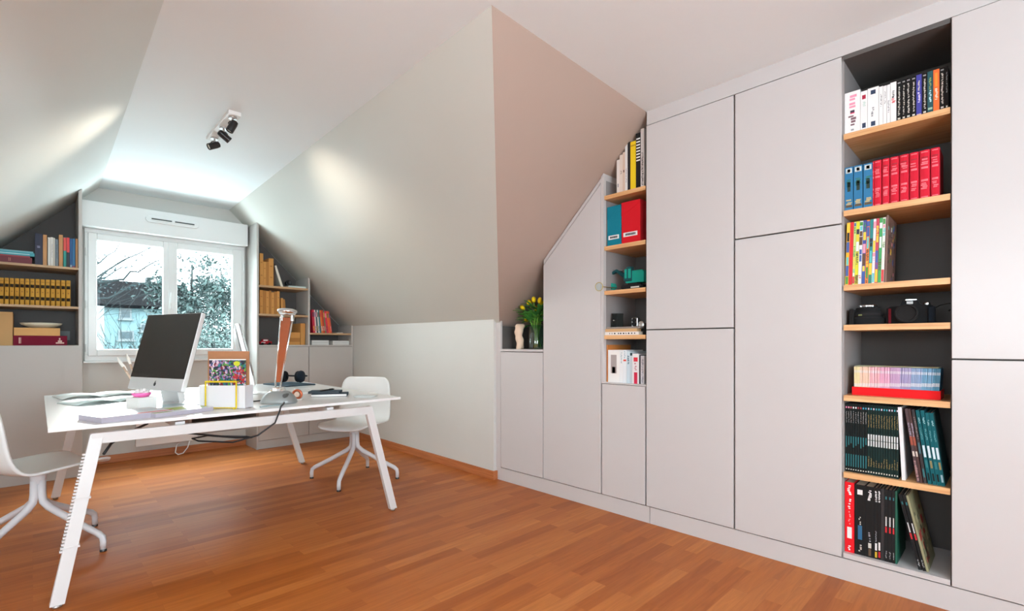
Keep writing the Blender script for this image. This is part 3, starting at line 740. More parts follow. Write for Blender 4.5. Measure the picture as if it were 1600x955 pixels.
# ------------------------------------------------------------------ ceiling spotlight bar
sp = thing('spotlight_bar', 'white ceiling bar with three black spotlight heads', 'ceiling light', (.885, 3.60, ZC))
MB().box(-.035, .035, -.27, .27, -.024, 0).build('mounting_bar', M_white, sp, bevel=.003)
def spot_head(y, d, aim):
    st = MB().lathe([(.022, -.034), (.022, -.024)], 16, Matrix.Translation((0, y, 0))).tube([(0, y, -.034), (0, y, -.06)], .006, 8)
    st.build('swivel_joint', M_steel, sp)
    d = Vector(d).normalized(); q = d.to_track_quat('Z', 'Y').to_matrix().to_4x4()
    M_ = Matrix.Translation((0, y, -.075)) @ q
    h = MB().lathe([(.010, -.035), (.019, -.03), (.022, -.01), (.022, .042), (.019, .044), (.018, .035), (.002, .035)], 20, M_)
    hh = h.build('spot_head', M_black, sp, smooth=True, bevel=.001)
    MB().tube([Vector((0, y, -.05)) + Vector((.024*math.cos(a), 0, .022*math.sin(a)-.02)) for a in [math.pi*k/10 for k in range(11)]], .003, 6).build('bracket', M_black, hh)
    MB().lathe([(.001, .036), (.017, .036), (.017, .0365), (.001, .0365)], 16, M_).build('bulb', mat('bulb', (.8, .8, .75), .2), hh)
    l = bpy.data.lights.new('spot_lamp', 'SPOT'); l.energy = aim[0]; l.color = (1, .86, .70); l.spot_size = R(aim[1]); l.spot_blend = 1; l.shadow_soft_size = .02
    o = bpy.data.objects.new('spot_lamp', l); COL.objects.link(o)
    o.location = Vector((.885, 3.60, ZC)) + Vector((0, y, -.075)) + d*.07; o.rotation_euler = (-d).to_track_quat('Z', 'Y').to_euler()
spot_head(-.22, (-.35, .10, -.75), (6, 80))
spot_head(-.02, (.80, -.02, -.56), (34, 100))
spot_head(.20, (-.82, -.06, -.46), (28, 88))

# ------------------------------------------------------------------ books
ORD = ['first', 'second', 'third', 'fourth', 'fifth', 'sixth', 'seventh', 'eighth', 'ninth', 'tenth', 'eleventh', 'twelfth', 'thirteenth', 'fourteenth', 'fifteenth', 'sixteenth', 'seventeenth', 'eighteenth', 'nineteenth', 'twentieth', 'twenty-first', 'twenty-second', 'twenty-third', 'twenty-fourth']
W_ = cmat(235, 235, 235); K_ = cmat(24, 22, 22, 45)
def book(name, label, cat, loc, t, h, dep, cover, marks=(), rotz=0, lean=0, group=None, solid=False, rounded=False, pages=None):
    """spine on local x=0 facing -X; t thickness along y, dep depth along +x. marks: (z0, z1, width, material, kind)"""
    o = bpy.data.objects.new(name, None); COL.objects.link(o); tag(o, label, cat, group)
    o.location = loc; o.rotation_euler = (lean, 0, rotz)
    b = MB(); c = min(.0022, t*.2)
    if solid: b.box(0, dep, -t/2, t/2, 0, h)
    else:
        b.box(0, c, -t/2, t/2, 0, h).box(c, dep, -t/2, -t/2+c, 0, h).box(c, dep, t/2-c, t/2, 0, h)
        MB().box(c, dep-.003, -t/2+c, t/2-c, .002, h-.003).build('pages', pages or M_page, o)
    if rounded:
        b.prism([(0, -t/2), (0, t/2), (-t*.10, t*.36), (-t*.15, 0), (-t*.10, -t*.36)], 'Z', 0, h)
    b.build('cover', cover, o)
    if marks:
        p = MB(); xf = -.0004 - (t*.15 if rounded else 0)
        for z0, z1, wf, m_, kind in marks:
            p.m(m_)
            if kind == 'text':
                z = z0*h; step = max(.0045, t*.22)
                while z < z1*h:
                    l_ = random.uniform(.5, .9)*step
                    w = wf*t*random.uniform(.7, 1)/2; s = random.uniform(-.1, .1)*t
                    p.box(xf, xf+.0005, s-w, s+w, z, z+l_); z += step*random.choice((1, 1, 1, 1.6))
            else:
                if rounded:
                    w = wf*.5*t*.98
                    p.prism([(.001, -w), (-.0004, -w), (-t*.10-.0006, -w*.72), (-t*.15-.0007, 0), (-t*.10-.0006, w*.72), (-.0004, w), (.001, w)], 'Z', z0*h, z1*h)
                else: p.box(xf, xf+.0005, -wf*t/2, wf*t/2, z0*h, z1*h)
        p.build('spine_print', None, o)
    return o
def row_w(bounds, z, tops, dep, specs, where, group, X=XF+.03, name='book', cat='book', gap=.0012, **kw):
    """books standing in the cabinet wall, spine to the room; bounds = pixel columns of their edges"""
    for i, sp_ in enumerate(specs):
        desc, cov, marks = sp_[:3]; extra = sp_[3] if len(sp_) > 3 else {}
        y1 = WY(bounds[i], X); y0 = WY(bounds[i+1], X)
        t = max(.004, y1-y0-gap); hh = tops[i] if isinstance(tops, (list, tuple)) else tops
        e = dict(kw); e.update(extra)
        book(name, desc + ', ' + where if where else desc, cat, (X+random.uniform(0, .003), (y0+y1)/2, z), t, hh, dep, cov, marks, group=group, **e)

# shelf 1 of the tall bookcase: paperbacks
bd = [1319.5, 1344, 1355.5, 1373, 1379.8, 1385.6, 1391, 1400.7, 1408.6, 1415.3, 1423.4, 1431.4, 1440.4, 1448.8, 1458, 1468, 1476.5, 1482]
txw = cmat(205, 200, 190); pk_ = cmat(235, 150, 175); nav = cmat(40, 58, 88); gr_ = cmat(150, 150, 155)
def blk(p=.1): return (('', ))
bm = [(.06, .10, .55, txw, 'b'), (.16, .50, .35, txw, 'text'), (.52, .86, .35, txw, 'text'), (.93, .96, .6, cmat(150, 150, 150), 'b')]
w1 = 'top shelf, tall bookcase'
row_w(bd, FZ[0], [.197, .183, .186, .180, .178, .178, .182] + [.181]*10, .14, [
    ('thick white book with pink lettering and round emblem', W_, [(.62, .92, .45, pk_, 'text'), (.50, .56, .28, cmat(60, 50, 70), 'b'), (.48, .50, .28, cmat(225, 60, 110), 'b'), (.20, .40, .35, cmat(120, 90, 100), 'text'), (.08, .12, .18, gr_, 'b')]),
    ('white book with a dark red square high on its spine', W_, [(.80, .90, .5, cmat(170, 20, 60), 'b'), (.62, .74, .4, cmat(190, 215, 205), 'text'), (.08, .20, .5, nav, 'b')]),
    ('broad white book with a navy square high on its spine', W_, [(.84, .94, .45, nav, 'b'), (.3, .5, .2, gr_, 'text'), (.07, .18, .4, nav, 'b')]),
    ('slim white book with grey lettering, leftmost of three', W_, [(.5, .8, .3, gr_, 'text')]),
    ('slim white book with grey lettering, middle of three', W_, [(.55, .85, .3, gr_, 'text')]),
    ('slim white book with grey lettering, rightmost of three', W_, [(.3, .6, .4, gr_, 'text')]),
    ('white book with black and red lettering beside the black ones', W_, [(.62, .80, .4, K_, 'text'), (.50, .60, .5, cmat(210, 60, 70), 'text')])] +
    [('black paperback with pale title, %s from the left' % ORD[i], K_, bm) for i in range(4)] + [
    ('royal blue paperback with pale title', cmat(58, 58, 150), [(.03, .07, .8, cmat(200, 170, 170), 'b'), (.34, .60, .35, cmat(225, 215, 240), 'text'), (.62, .85, .3, txw, 'text')]),
    ('black paperback between the blue and the teal one', K_, bm),
    ('dark teal paperback with yellow green title', cmat(12, 75, 82), [(.10, .15, .8, cmat(150, 180, 160), 'b'), (.28, .55, .35, cmat(200, 235, 240), 'text'), (.58, .85, .3, cmat(150, 170, 90), 'text')]),
    ('bright orange paperback', cmat(236, 104, 36), [(.30, .55, .4, cmat(250, 215, 195), 'text'), (.6, .92, .4, cmat(245, 140, 40), 'b')]),
    ('black paperback right of the orange one', K_, bm),
    ('black paperback against the right side', K_, [(.4, .85, .3, cmat(140, 150, 150), 'text'), (.06, .1, .5, txw, 'b')])],
    w1, 'paperbacks on the top shelf, tall bookcase')
# shelf 2
bl = cmat(28, 112, 158); red = cmat(205, 28, 52, 40); rl = cmat(228, 110, 122); rd2 = cmat(150, 12, 32)
bd = [1319.5, 1333.4, 1348.3, 1364] + [1365, 1377.5, 1390, 1405, 1420.5, 1436, 1453.5, 1469, 1481]
bmk = [(.86, .97, .75, cmat(195, 205, 205), 'b'), (.88, .95, .35, cmat(20, 40, 60), 'b'), (.55, .72, .6, cmat(30, 110, 100), 'text'), (.44, .66, .38, cmat(24, 50, 40), 'b'), (.14, .24, .7, cmat(190, 170, 110), 'text'), (.08, .13, .8, cmat(90, 70, 40), 'b')]
row_w(bd, FZ[1], [.204]*3 + [.207]*8, .15,
    [('blue illustrated volume, %s from the left' % ORD[i], bl, bmk) for i in range(3)] +
    [('glossy red leather volume, %s of the red ones' % ORD[i], red, [(.03, .97, .94, rl, 'b') if False else (.70, .80, .7, rl, 'text'), (.62, .66, .9, rl, 'b'), (.36, .40, .9, rl, 'b'), (.20, .33, .6, rl, 'text'), (.95, .97, .9, rl, 'b'), (.03, .05, .9, rl, 'b'), (.84, .86, .9, rd2, 'b')], {'rounded': True}) for i in range(8)],
    'second shelf, tall bookcase', 'hardback set on the second shelf, tall bookcase', gap=.003)
# shelf 3: comic albums leaning a little
bd = [1320, 1325.5, 1331, 1335, 1340.3, 1345.6, 1351, 1356.2, 1361.5, 1366, 1371, 1376, 1381]
cc = [((236, 178, 40), 'amber'), ((214, 30, 40), 'red'), ((196, 214, 130), 'pale green'), ((216, 214, 40), 'yellow and black'), ((228, 228, 228), 'white'), ((60, 70, 150), 'blue'), ((240, 130, 50), 'orange'), ((30, 130, 130), 'teal'), ((225, 225, 230), 'grey white'), ((190, 60, 80), 'raspberry'), ((60, 160, 90), 'green'), ((226, 220, 214), 'cream')]
sp_ = []
pal = [cmat(*c) for c in ((40, 40, 60), (230, 230, 230), (200, 60, 60), (60, 140, 60), (90, 60, 40), (60, 90, 160), (240, 200, 60), (90, 190, 190), (240, 150, 170), (20, 20, 24))]
for i, (c, n) in enumerate(cc):
    mk = []; z = .02
    if n not in ('red',):
        while z < .96:
            l_ = random.uniform(.04, .2)
            if random.random() < .62: mk.append((z, min(.98, z+l_), random.uniform(.6, 1), random.choice(pal), 'b' if random.random() < .6 else 'text'))
            z += l_+.01
    sp_.append(('thin %s comic album' % n, cmat(*c), mk))
row_w(bd, FZ[2], [.292]*12, .215, sp_, 'third shelf, tall bookcase', 'comic albums on the third shelf, tall bookcase', gap=.0008, lean=R(1.6))
cv = book('book', 'comic album with brown picture cover ending the row, third shelf, tall bookcase', 'book', (XF+.03, WY(1383.5, XF+.03), FZ[2]), .007, .300, .215, cmat(120, 90, 80), lean=R(1.6), group='comic albums on the third shelf, tall bookcase')
g = MB()
for i in range(40):
    x = random.uniform(.005, .19); z = random.uniform(.01, .27); s = random.uniform(.006, .02)
    g.m(random.choice(pal)).box(x, min(.21, x+s), -.0042, -.0035, z, z+s*1.3)
g.build('cover_picture', None, cv)
# shelf 4: lens and camera
M_rub = cmat(20, 20, 22, 55)
yl_ = WY(1356, 2.80)
ln = thing('camera_lens', 'black camera lens with raised collar, left on the fourth shelf of tall bookcase', 'lens', (2.80, yl_, FZ[3]))
Rr = .058
MB().lathe([(.040, 0), (.062, .002), (.066, .010), (.066, .030), (.060, .034), (.057, .036), (.054, .058), (.049, .060), (.047, .078), (.044, .080), (.001, .080)], 36).build('barrel', M_rub, ln, smooth=True, bevel=.001)
MB().lathe([(.058, .043), (.0595, .044), (.0595, .052), (.056, .054)], 36, cap=False).build('focus_ring', cmat(34, 34, 36, 70), ln)
MB().lathe([(.034, .078), (.036, .092), (.032, .094), (.030, .082)], 28).build('mount_ring', M_steel, ln, smooth=True)
for i in range(3):
    a = R(180-40+40*i); MB().lathe([(.004, .084), (.004, .089)], 8, Matrix.Translation((.036*math.cos(a), .036*math.sin(a), 0))).build('screw', M_chrome, ln)
MB().box(-.0605, -.0595, .012, .026, .042, .048).build('scale_mark', cmat(120, 125, 70), ln)
o = book('lens_cap_case', 'narrow black upright case at the left end of the fourth shelf', 'case', (2.74, WY(1330, 2.74), FZ[3]), .016, .072, .05, K_, solid=True)
yc = WY(1422, 2.79)
cm = thing('camera', 'black reflex camera with silver details, right on the fourth shelf', 'camera', (2.79, yc, FZ[3]), R(6))
MB().prism([(-.082, 0), (.082, 0), (.084, .072), (.070, .080), (.034, .083), (.026, .104), (-.026, .104), (-.036, .084), (-.074, .082), (-.084, .070)], 'X', -.012, .035).build('body', M_rub, cm, bevel=.004)
MB().lathe([(.040, 0), (.042, .005), (.042, .03), (.038, .034), (.040, .036), (.040, .055), (.034, .058), (.032, .050), (.001, .046)], 32, Matrix.Translation((-.010, .012, .046)) @ Matrix.Rotation(R(-90), 4, 'Y')).build('lens', K_, cm, smooth=True, bevel=.0008)
MB().box(-.024, .03, -.086, -.060, .004, .076).build('hand_grip', cmat(16, 24, 34, 25), cm, bevel=.008)
MB().box(-.020, -.014, .066, .076, .004, .070).build('red_strip', cmat(120, 24, 40, 30), cm, bevel=.002)
MB().lathe([(.012, .080), (.012, .092), (.010, .094)], 18, Matrix.Translation((.008, -.058, 0))).build('mode_dial', M_steel, cm, bevel=.001)
MB().box(-.014, .02, -.022, .016, .1045, .1095).build('flash_shoe', M_chrome, cm, bevel=.001)
MB().box(-.0165, -.0125, -.010, .012, .088, .100).build('name_plate', cmat(190, 190, 190), cm)
st_ = MB().tube([(.0, -.084, .068), (-.01, -.10, .078), (-.01, -.13, .085), (0, -.15, .08), (.02, -.155, .07), (.035, -.13, .055)], .005, 8, flat=.4)
st_.build('neck_strap', K_, cm)
# shelf 5: red tray of slim booklets
ty0, ty1 = WY(1470, XF+.06), WY(1331, XF+.06)
tr = thing('red_tray', 'bright red open tray holding the row of slim booklets', 'tray', (XF+.06, (ty0+ty1)/2, FZ[4]), world=False)
L2 = (ty1-ty0)/2
MB().box(0, .14, -L2, L2, 0, .004).box(0, .004, -L2, L2, .004, .038).box(.136, .14, -L2, L2, .004, .038).box(.004, .136, -L2, -L2+.004, .004, .038).box(.004, .136, L2-.004, L2, .004, .038).build('tray', cmat(225, 22, 28, 30), tr, bevel=.0015)
nb = 66; ramp = [(238, 222, 170), (240, 205, 180), (236, 180, 188), (228, 168, 196), (198, 160, 198), (168, 158, 200), (140, 164, 202), (110, 160, 196), (70, 140, 176)]
names = ['cream', 'peach', 'pale pink', 'pink', 'lilac', 'lavender', 'pale blue', 'sky blue', 'deep blue']
src = {}
for i in range(nb):
    f = i/(nb-1); q = f*(len(ramp)-1); k = min(len(ramp)-2, int(q)); c = [ramp[k][j]+(ramp[k+1][j]-ramp[k][j])*(q-k) for j in range(3)]
    kk = int(round(q)); key = kk
    y = ty1-.009 - f*(ty1-ty0-.018)
    if key not in src:
        o = MB().m(cmat(*[int(v) for v in ramp[kk]])).box(0, .12, -.0019, .0019, 0, .128).m(W_).box(-.0003, 0, -.0012, .0012, .035+.002*kk, .050+.002*kk).box(-.0003, 0, -.001, .001, .1, .112).build('booklet', None)
        src[key] = o
        tag(o, 'slim %s spined booklet standing in the red tray' % names[kk], 'booklet', 'slim %s booklets in the red tray' % names[kk])
    else:
        o = src[key].copy(); COL.objects.link(o)
    o.location = (XF+.068+random.uniform(0, .003), y, FZ[4]+.004); o.rotation_euler.x = R(random.uniform(-.6, .2)+3*f)
gp = MB().box(0, .12, -L2+.008, L2-.008, 0, .0015).build('glass_cover', cmat(205, 205, 170, 20))
gp.location = (XF+.068, (ty0+ty1)/2, FZ[4]+.1345); tag(gp, 'thin pale card lying on top of the booklets in the tray', 'card')
# shelf 6
bd = [1320+3.78*i for i in range(23)]
bd = [1320.5, 1324.2, 1327.8, 1331.6, 1335.4, 1339.2, 1343, 1347, 1351, 1355] + [1359+4.1*i for i in range(12)]
tl = cmat(24, 110, 116); gd = cmat(140, 120, 70); dk = cmat(14, 22, 22, 40); dg = cmat(12, 36, 34, 40)
hot = [cmat(210, 120, 160), cmat(220, 140, 160), cmat(190, 90, 100), W_, W_, cmat(160, 40, 50), cmat(150, 30, 40), cmat(60, 150, 180), cmat(60, 150, 180)]
sp_ = [('slim dark album with teal spine marks, %s from the left' % ORD[i], dk, [(.93, .955, .6, hot[i], 'b'), (.72, .88, .3, cmat(150, 150, 150), 'text'), (.36+.03*(i % 3), .52, .45, tl, 'b'), (.08, .26, .45, tl, 'b'), (.03, .045, .5, txw, 'b')]) for i in range(9)]
sp_ += [('dark green album with white label, %s from the left' % ORD[i], dg, [(.93, .955, .55, random.choice((cmat(60, 160, 180), cmat(200, 190, 210))), 'b'), (.68, .86, .35, gd, 'text'), (.41, .58, .62, cmat(205, 210, 210), 'b'), (.49, .5, .62, dk, 'b'), (.12, .12+random.uniform(.06, .14), .4, gd, 'text'), (.03, .05, .5, txw, 'b')]) for i in range(12)]
row_w(bd, FZ[5], [.318]*21, .235, sp_, 'sixth shelf, tall bookcase', 'slim dark albums on the sixth shelf, tall bookcase', gap=.0008)
yb = lambda px: WY(px, XF+.03)
def leaner(label, px, t, h, deg, cov, marks, z=FZ[5], dep=.235, X=XF+.03, group='leaning albums on the sixth shelf, tall bookcase', **k):
    # foot of the spine at pixel px on the shelf, top tipped towards the left (+Y)
    a = R(deg); y = WY(px, X)
    return book('book', label, 'book', (X, y, z+t/2*math.sin(abs(a))), t, h, dep, cov, marks, lean=-a, group=group, **k)
leaner('white slim album leaning against the dark row, sixth shelf', 1412, .013, .318, 2.5, cmat(225, 225, 228), [])
br = [(.02, .3, .8, cmat(170, 130, 130), 'text'), (.35, .42, .7, cmat(200, 190, 180), 'b'), (.5, .62, .9, cmat(150, 70, 50), 'b'), (.62, .8, .6, cmat(150, 140, 160), 'text')]
leaner('album with mottled pink spine, leftmost of the tilted ones, sixth shelf', 1435, .010, .316, 7.6, cmat(70, 48, 52), br)
leaner('brown album second of the tilted ones, sixth shelf', 1440, .009, .316, 7.6, cmat(64, 34, 32), br[1:])
leaner('dark album with teal patch, third of the tilted ones, sixth shelf', 1446, .010, .314, 7.6, cmat(36, 30, 34), [(.08, .2, .5, tl, 'b'), (.4, .55, .6, cmat(60, 100, 110), 'b'), (.6, .9, .5, cmat(130, 110, 110), 'text')])
for i, px in enumerate((1453, 1460.5, 1467.5, 1474)):
    leaner('teal album with white label, %s of the tilted teal ones, sixth shelf' % ORD[i], px, .0125, .313 if i < 2 else .305, 7.6, cmat(10, 88, 96, 35),
           [(.36, .52, .6, cmat(205, 220, 228), 'b'), (.60, .75, .3, cmat(90, 150, 155), 'text'), (.82, .9, .35, cmat(150, 190, 195), 'text'), (.22, .32, .5, gd if i % 2 else tl, 'b'), (.05, .15, .5, cmat(150, 180, 190) if i == 3 else dk, 'b')])
# shelf 7 (bottom)
bd = [1320, 1334.8, 1335.5, 1352, 1363.5, 1370.5, 1376, 1382, 1388, 1393, 1398.5]
zb = .128; dh = [(.05, .14, .35, cmat(150, 150, 150), 'text'), (.40, .48, .5, cmat(190, 30, 40), 'b'), (.49, .62, .35, cmat(200, 200, 200), 'b'), (.86, .9, .4, tl, 'b')]
h7 = .322; g7 = 'large albums on the bottom shelf, tall bookcase'
def b7(a, b, desc, cov, mk, h=h7, **k):
    y1, y0 = WY(a, XF+.03), WY(b, XF+.03)
    book('book', desc, 'book', (XF+.03, (y0+y1)/2, zb), y1-y0-.0008, h, .24, cov, mk, group=g7, **k)
b7(1320, 1334.8, 'thick red album with white lettering at the left of the bottom shelf', cmat(228, 22, 34, 30), [(.82, .96, .3, W_, 'text'), (.62, .75, .25, W_, 'text'), (.4, .58, .15, cmat(240, 150, 150), 'text'), (.20, .36, .5, W_, 'b'), (.03, .1, .25, W_, 'text')], h=.326)
b7(1335.5, 1352, 'thick black album with a blue patch beside the red one', K_, [(.86, .93, .5, W_, 'b'), (.22, .42, .4, cmat(36, 100, 140), 'b'), (.43, .55, .12, txw, 'text'), (.05, .14, .2, txw, 'text')])
b7(1352, 1366, 'black album with white title high and brown foot, bottom shelf', K_, [(.80, .94, .35, W_, 'text'), (.13, .20, .35, txw, 'b'), (.02, .12, .3, cmat(90, 70, 50), 'b'), (.22, .36, .2, gr_, 'text')])
b7(1366, 1371.5, 'slim black album with yellow mark at foot, bottom shelf', K_, [(.80, .95, .55, W_, 'text'), (.02, .1, .6, cmat(210, 170, 40), 'b'), (.12, .22, .6, W_, 'b'), (.24, .4, .3, gr_, 'text')])
b7(1371.5, 1376.5, 'slim black album with red mark at foot, bottom shelf', K_, [(.80, .95, .55, W_, 'text'), (.03, .11, .7, cmat(190, 30, 40), 'b'), (.13, .24, .6, W_, 'b')])
b7(1376.5, 1381.5, 'plain black slim album in the middle of the bottom shelf', cmat(36, 36, 38), [])
for i, (a, b) in enumerate(((1381.5, 1387.6), (1387.6, 1393.6), (1393.6, 1398.6))):
    b7(a, b, 'black album with white and red bars, %s of three upright, bottom shelf' % ORD[i], K_, dh)
b7(1398.6, 1402, 'thin dark green album ending the upright row, bottom shelf', cmat(14, 84, 66), [])
for i, (px, d) in enumerate(((1438, 12.6), (1445, 12.6))):
    leaner('black album with white and red bars, %s of two tilted, bottom shelf' % ORD[i], px, .012, .318, d, K_, dh, z=zb, dep=.24, group=g7)
cv = leaner('tilted album with grey green picture cover facing right, bottom shelf', 1449.5, .008, .318, 12.6, cmat(150, 146, 112), [], z=zb, dep=.24, group=g7)
g = MB()
for i in range(34):
    x = random.uniform(.005, .2); z = random.uniform(.01, .28); s = random.uniform(.01, .035)
    g.m(random.choice([cmat(170, 40, 40), cmat(120, 122, 92), cmat(60, 62, 48), cmat(180, 172, 136), cmat(96, 80, 60)])).box(x, min(.235, x+s), -.0047, -.004, z, z+s)
g.build('cover_picture', None, cv)

# ------------------------------------------------------------------ shelf tower items
X2 = XF+.035
def bt(a, b, topy, desc, cov, mk, z=CZ[0], dep=.20, **k):
    y1, y0 = WY(a, X2), WY(b, X2); h = WZ((a+b)/2, topy, X2)-z
    book('book', desc, 'book', (X2, (y0+y1)/2, z), y1-y0-.0008, h, dep, cov, mk, group=k.pop('group', 'magazines at the top of the shelf tower'), **k)
w2 = 'top of the shelf tower'
bt(963.5, 968, 250, 'white magazine, leftmost, shortest, ' + w2, cmat(226, 218, 212), [(.2, .3, .4, gr_, 'b')])
bt(968, 972.8, 242, 'cream magazine, second, ' + w2, cmat(222, 208, 196), [(.5, .6, .4, cmat(120, 100, 90), 'text')])
bt(972.8, 976.6, 238, 'beige magazine, third, ' + w2, cmat(214, 190, 172), [(.5, .56, .4, cmat(90, 60, 50), 'b')])
bt(976.6, 980.6, 226, 'white magazine beside the black one, ' + w2, cmat(228, 226, 224), [(.2, .5, .3, gr_, 'text')])
bt(980.6, 985, 222, 'black magazine left of the yellow one, ' + w2, cmat(20, 22, 34), [])
bt(985, 993.5, 221, 'bright yellow magazine, ' + w2, cmat(238, 204, 26), [(.90, .93, .9, cmat(190, 150, 20), 'b')])
bt(993.5, 1001, 208, 'black magazine with white bars, ' + w2, K_, [(.5+.055*i, .525+.055*i, .8, W_, 'b') for i in range(8)])
bt(1001, 1006.5, 201, 'white and grey magazine against the right, ' + w2, cmat(210, 206, 204), [(.05, .6, .5, cmat(90, 86, 84), 'text')])
def boxfile(label, a, b, topy, cov):
    y1, y0 = WY(a, X2), WY(b, X2); z = CZ[1]; h = WZ((a+b)/2, topy, X2)-z; t = y1-y0-.003
    o = thing('box_file', label, 'box file', (X2, (y0+y1)/2, z))
    MB().box(0, .24, -t/2, t/2, 0, h).build('case', cov, o, bevel=.0015)
    f = MB().prism([(-t/2-.001, h*.97), (-t/2-.001, h*.66), (t/2+.001, h*.97)], 'X', -.0012, 0) if False else MB().prism([(-t/2, h), (-t/2, h*.94), (t/2, h*.68), (t/2, h)], 'X', -.0014, 0)
    f.build('closing_flap', cov, o)
    l_ = MB().box(-.0016, 0, -t*.36, t*.40, h*.17, h*.27).build('label_strip', W_, o)
    p = MB(); y = -t*.26
    while y < t*.26:
        w = random.uniform(.003, .006); p.box(-.0021, -.0016, y, y+w, h*.195, h*.245); y += w+.0015
    p.build('label_print', K_, l_)
boxfile('teal box file with white label, left of the red one', 948.5, 970.5, 322, cmat(0, 120, 140, 40))
boxfile('red box file with white label, right of the teal one', 971, 1000.5, 314, cmat(205, 12, 30, 40))
# teal excavator model
zx = CZ[2]; ey = WY(992, 2.80)
ex = thing('excavator_model', 'dark teal toy excavator with its arm reaching to the left', 'toy', (2.80, ey, zx))
M_tl = cmat(20, 150, 132, 35); M_td = cmat(16, 70, 74, 40)
for s in (-1, 1):
    tk = MB().prism([(-.075, .012), (-.062, 0), (.062, 0), (.075, .012), (.075, .024), (.062, .036), (-.062, .036), (-.075, .024)], 'X', s*.035-.012, s*.035+.012)
    tk.build('track', K_, ex, bevel=.002)
MB().box(-.03, .03, -.035, .035, .034, .046).build('turntable', K_, ex)
MB().prism([(-.085, .046), (.05, .046), (.05, .09), (.02, .125), (-.075, .125), (-.085, .11)], 'X', -.035, .045).build('house', M_tl, ex, bevel=.004)
MB().prism([(.0, .058), (.052, .058), (.052, .10), (.028, .150), (.0, .150)], 'X', -.052, -.012).build('cab', M_td, ex, bevel=.003)
for a, b in ((.03, .046), (.0, .02)): MB().box(-.0535, -.052, a-.002, b-.002, .075, .135).build('cab_frame', M_tl, ex)
bm_ = MB().prism([(.05, .080), (.055, .105), (.135, .150), (.195, .125), (.19, .110), (.138, .130), (.075, .085)], 'X', -.012, .012); bm_.build('boom', M_td, ex, bevel=.002)
MB().prism([(.185, .150), (.205, .140), (.200, .055), (.186, .05), (.178, .11)], 'X', -.010, .010).build('dipper_arm', M_tl, ex, bevel=.002)
MB().tube([(-.0, .09, .135), (-.0, .17, .148)], .005, 8).build('hydraulic_ram', M_chrome, ex)
MB().prism([(.205, .06), (.16, .058), (.152, .035), (.165, .015), (.200, .012), (.206, .03)], 'X', -.025, .025).build('bucket', M_tl, ex, bevel=.002)
o = book('card_box', 'small black box with pale print in front of the toy excavator', 'box', (XF+.03, WY(992, XF+.03), zx), .075, .022, .035, K_, [(.3, .7, .8, txw, 'b')], solid=True)
# glass ended brass stem poking out
gl = thing('magnifier', 'round glass magnifier with thin brass stem, poking out of the shelf tower', 'magnifier', (XF-.02, WY(936, XF-.02), CZ[2]+.028))
M_br = mat('brass', srgb(190, 165, 100), .3, metal=1)
MB().tube([(.10, -.060, -.005), (.012, -.017, 0)], .0025, 8).build('stem', M_br, gl)
MB().tube([(-.58*.024*math.cos(a), .81*.024*math.cos(a), .028*math.sin(a)) for a in [2*math.pi*k/24 for k in range(24)]], .0022, 8, closed=True).build('rim', M_br, gl)
MB().lathe([(.001, -.001), (.023, -.0015), (.023, .0015), (.001, .001)], 24, Matrix.Rotation(math.atan2(.81, -.58), 4, 'Z') @ Matrix.Rotation(R(90), 4, 'X') @ Matrix.Diagonal((1, 1.18, 1, 1))).build('glass', M_glass, gl)
# stacked things on the fourth shelf of the tower
z = CZ[3]
def flat(label, a, b, h, dep, cov, name='book', cat='book', marks=None, X=XF+.02, group=None, solid=False):
    global z
    y1, y0 = WY(a, X), WY(b, X)
    o = thing(name, label, cat, (X, (y0+y1)/2, z), 0, group=group); w = (y1-y0)/2
    if solid: MB().box(0, dep, -w, w, 0, h).build('body', cov, o, bevel=.002)
    else:
        MB().box(0, dep, -w, w, 0, .0015).box(0, dep, -w, w, h-.0015, h).box(0, .0015, -w, w, .0015, h-.0015).build('cover', cov, o)
        MB().box(.0015, dep-.003, -w+.002, w-.002, .0015, h-.0015).build('pages', M_page, o)
    if marks:
        p = MB().m(marks); y = -w*.8
        while y < w*.8:
            q = random.uniform(.004, .012); p.box(-.0005, 0, y, y+q, h*.3, h*.7); y += q+random.uniform(.001, .02)
        p.build('spine_print', None, o)
    z += h; return o
flat('white book with dark lettering lying flat under the wooden box', 945, 998, .021, .2, cmat(228, 224, 220), marks=K_)
flat('flat pale wooden box stacked on the white book', 945.5, 995, .020, .2, mat('box_wood', srgb(206, 166, 118), .5), 'wooden_box', 'box', solid=True)
flat('flat grey box topping the stack under the black tin', 947, 1000, .012, .2, cmat(140, 132, 126), 'flat_box', 'box', solid=True)
zt = z
tn = thing('tin', 'dark hexagonal tin standing on the stacked boxes', 'tin', (2.79, WY(965, 2.79), zt))
hexp = [(.041*math.cos(R(60*k+30)), .041*math.sin(R(60*k+30))) for k in range(6)]
MB().prism(hexp, 'Z', 0, .085).build('body', cmat(24, 28, 26, 30), tn, bevel=.002)
MB().prism([(x*1.05, y*1.05) for x, y in hexp], 'Z', .085, .091).build('lid', cmat(34, 34, 32, 30), tn, bevel=.001)
MB().lathe([(.004, 0), (.004, .012)], 8, Matrix.Translation((-.036, 0, .045)) @ Matrix.Rotation(R(-90), 4, 'Y')).build('knob', M_steel, tn)
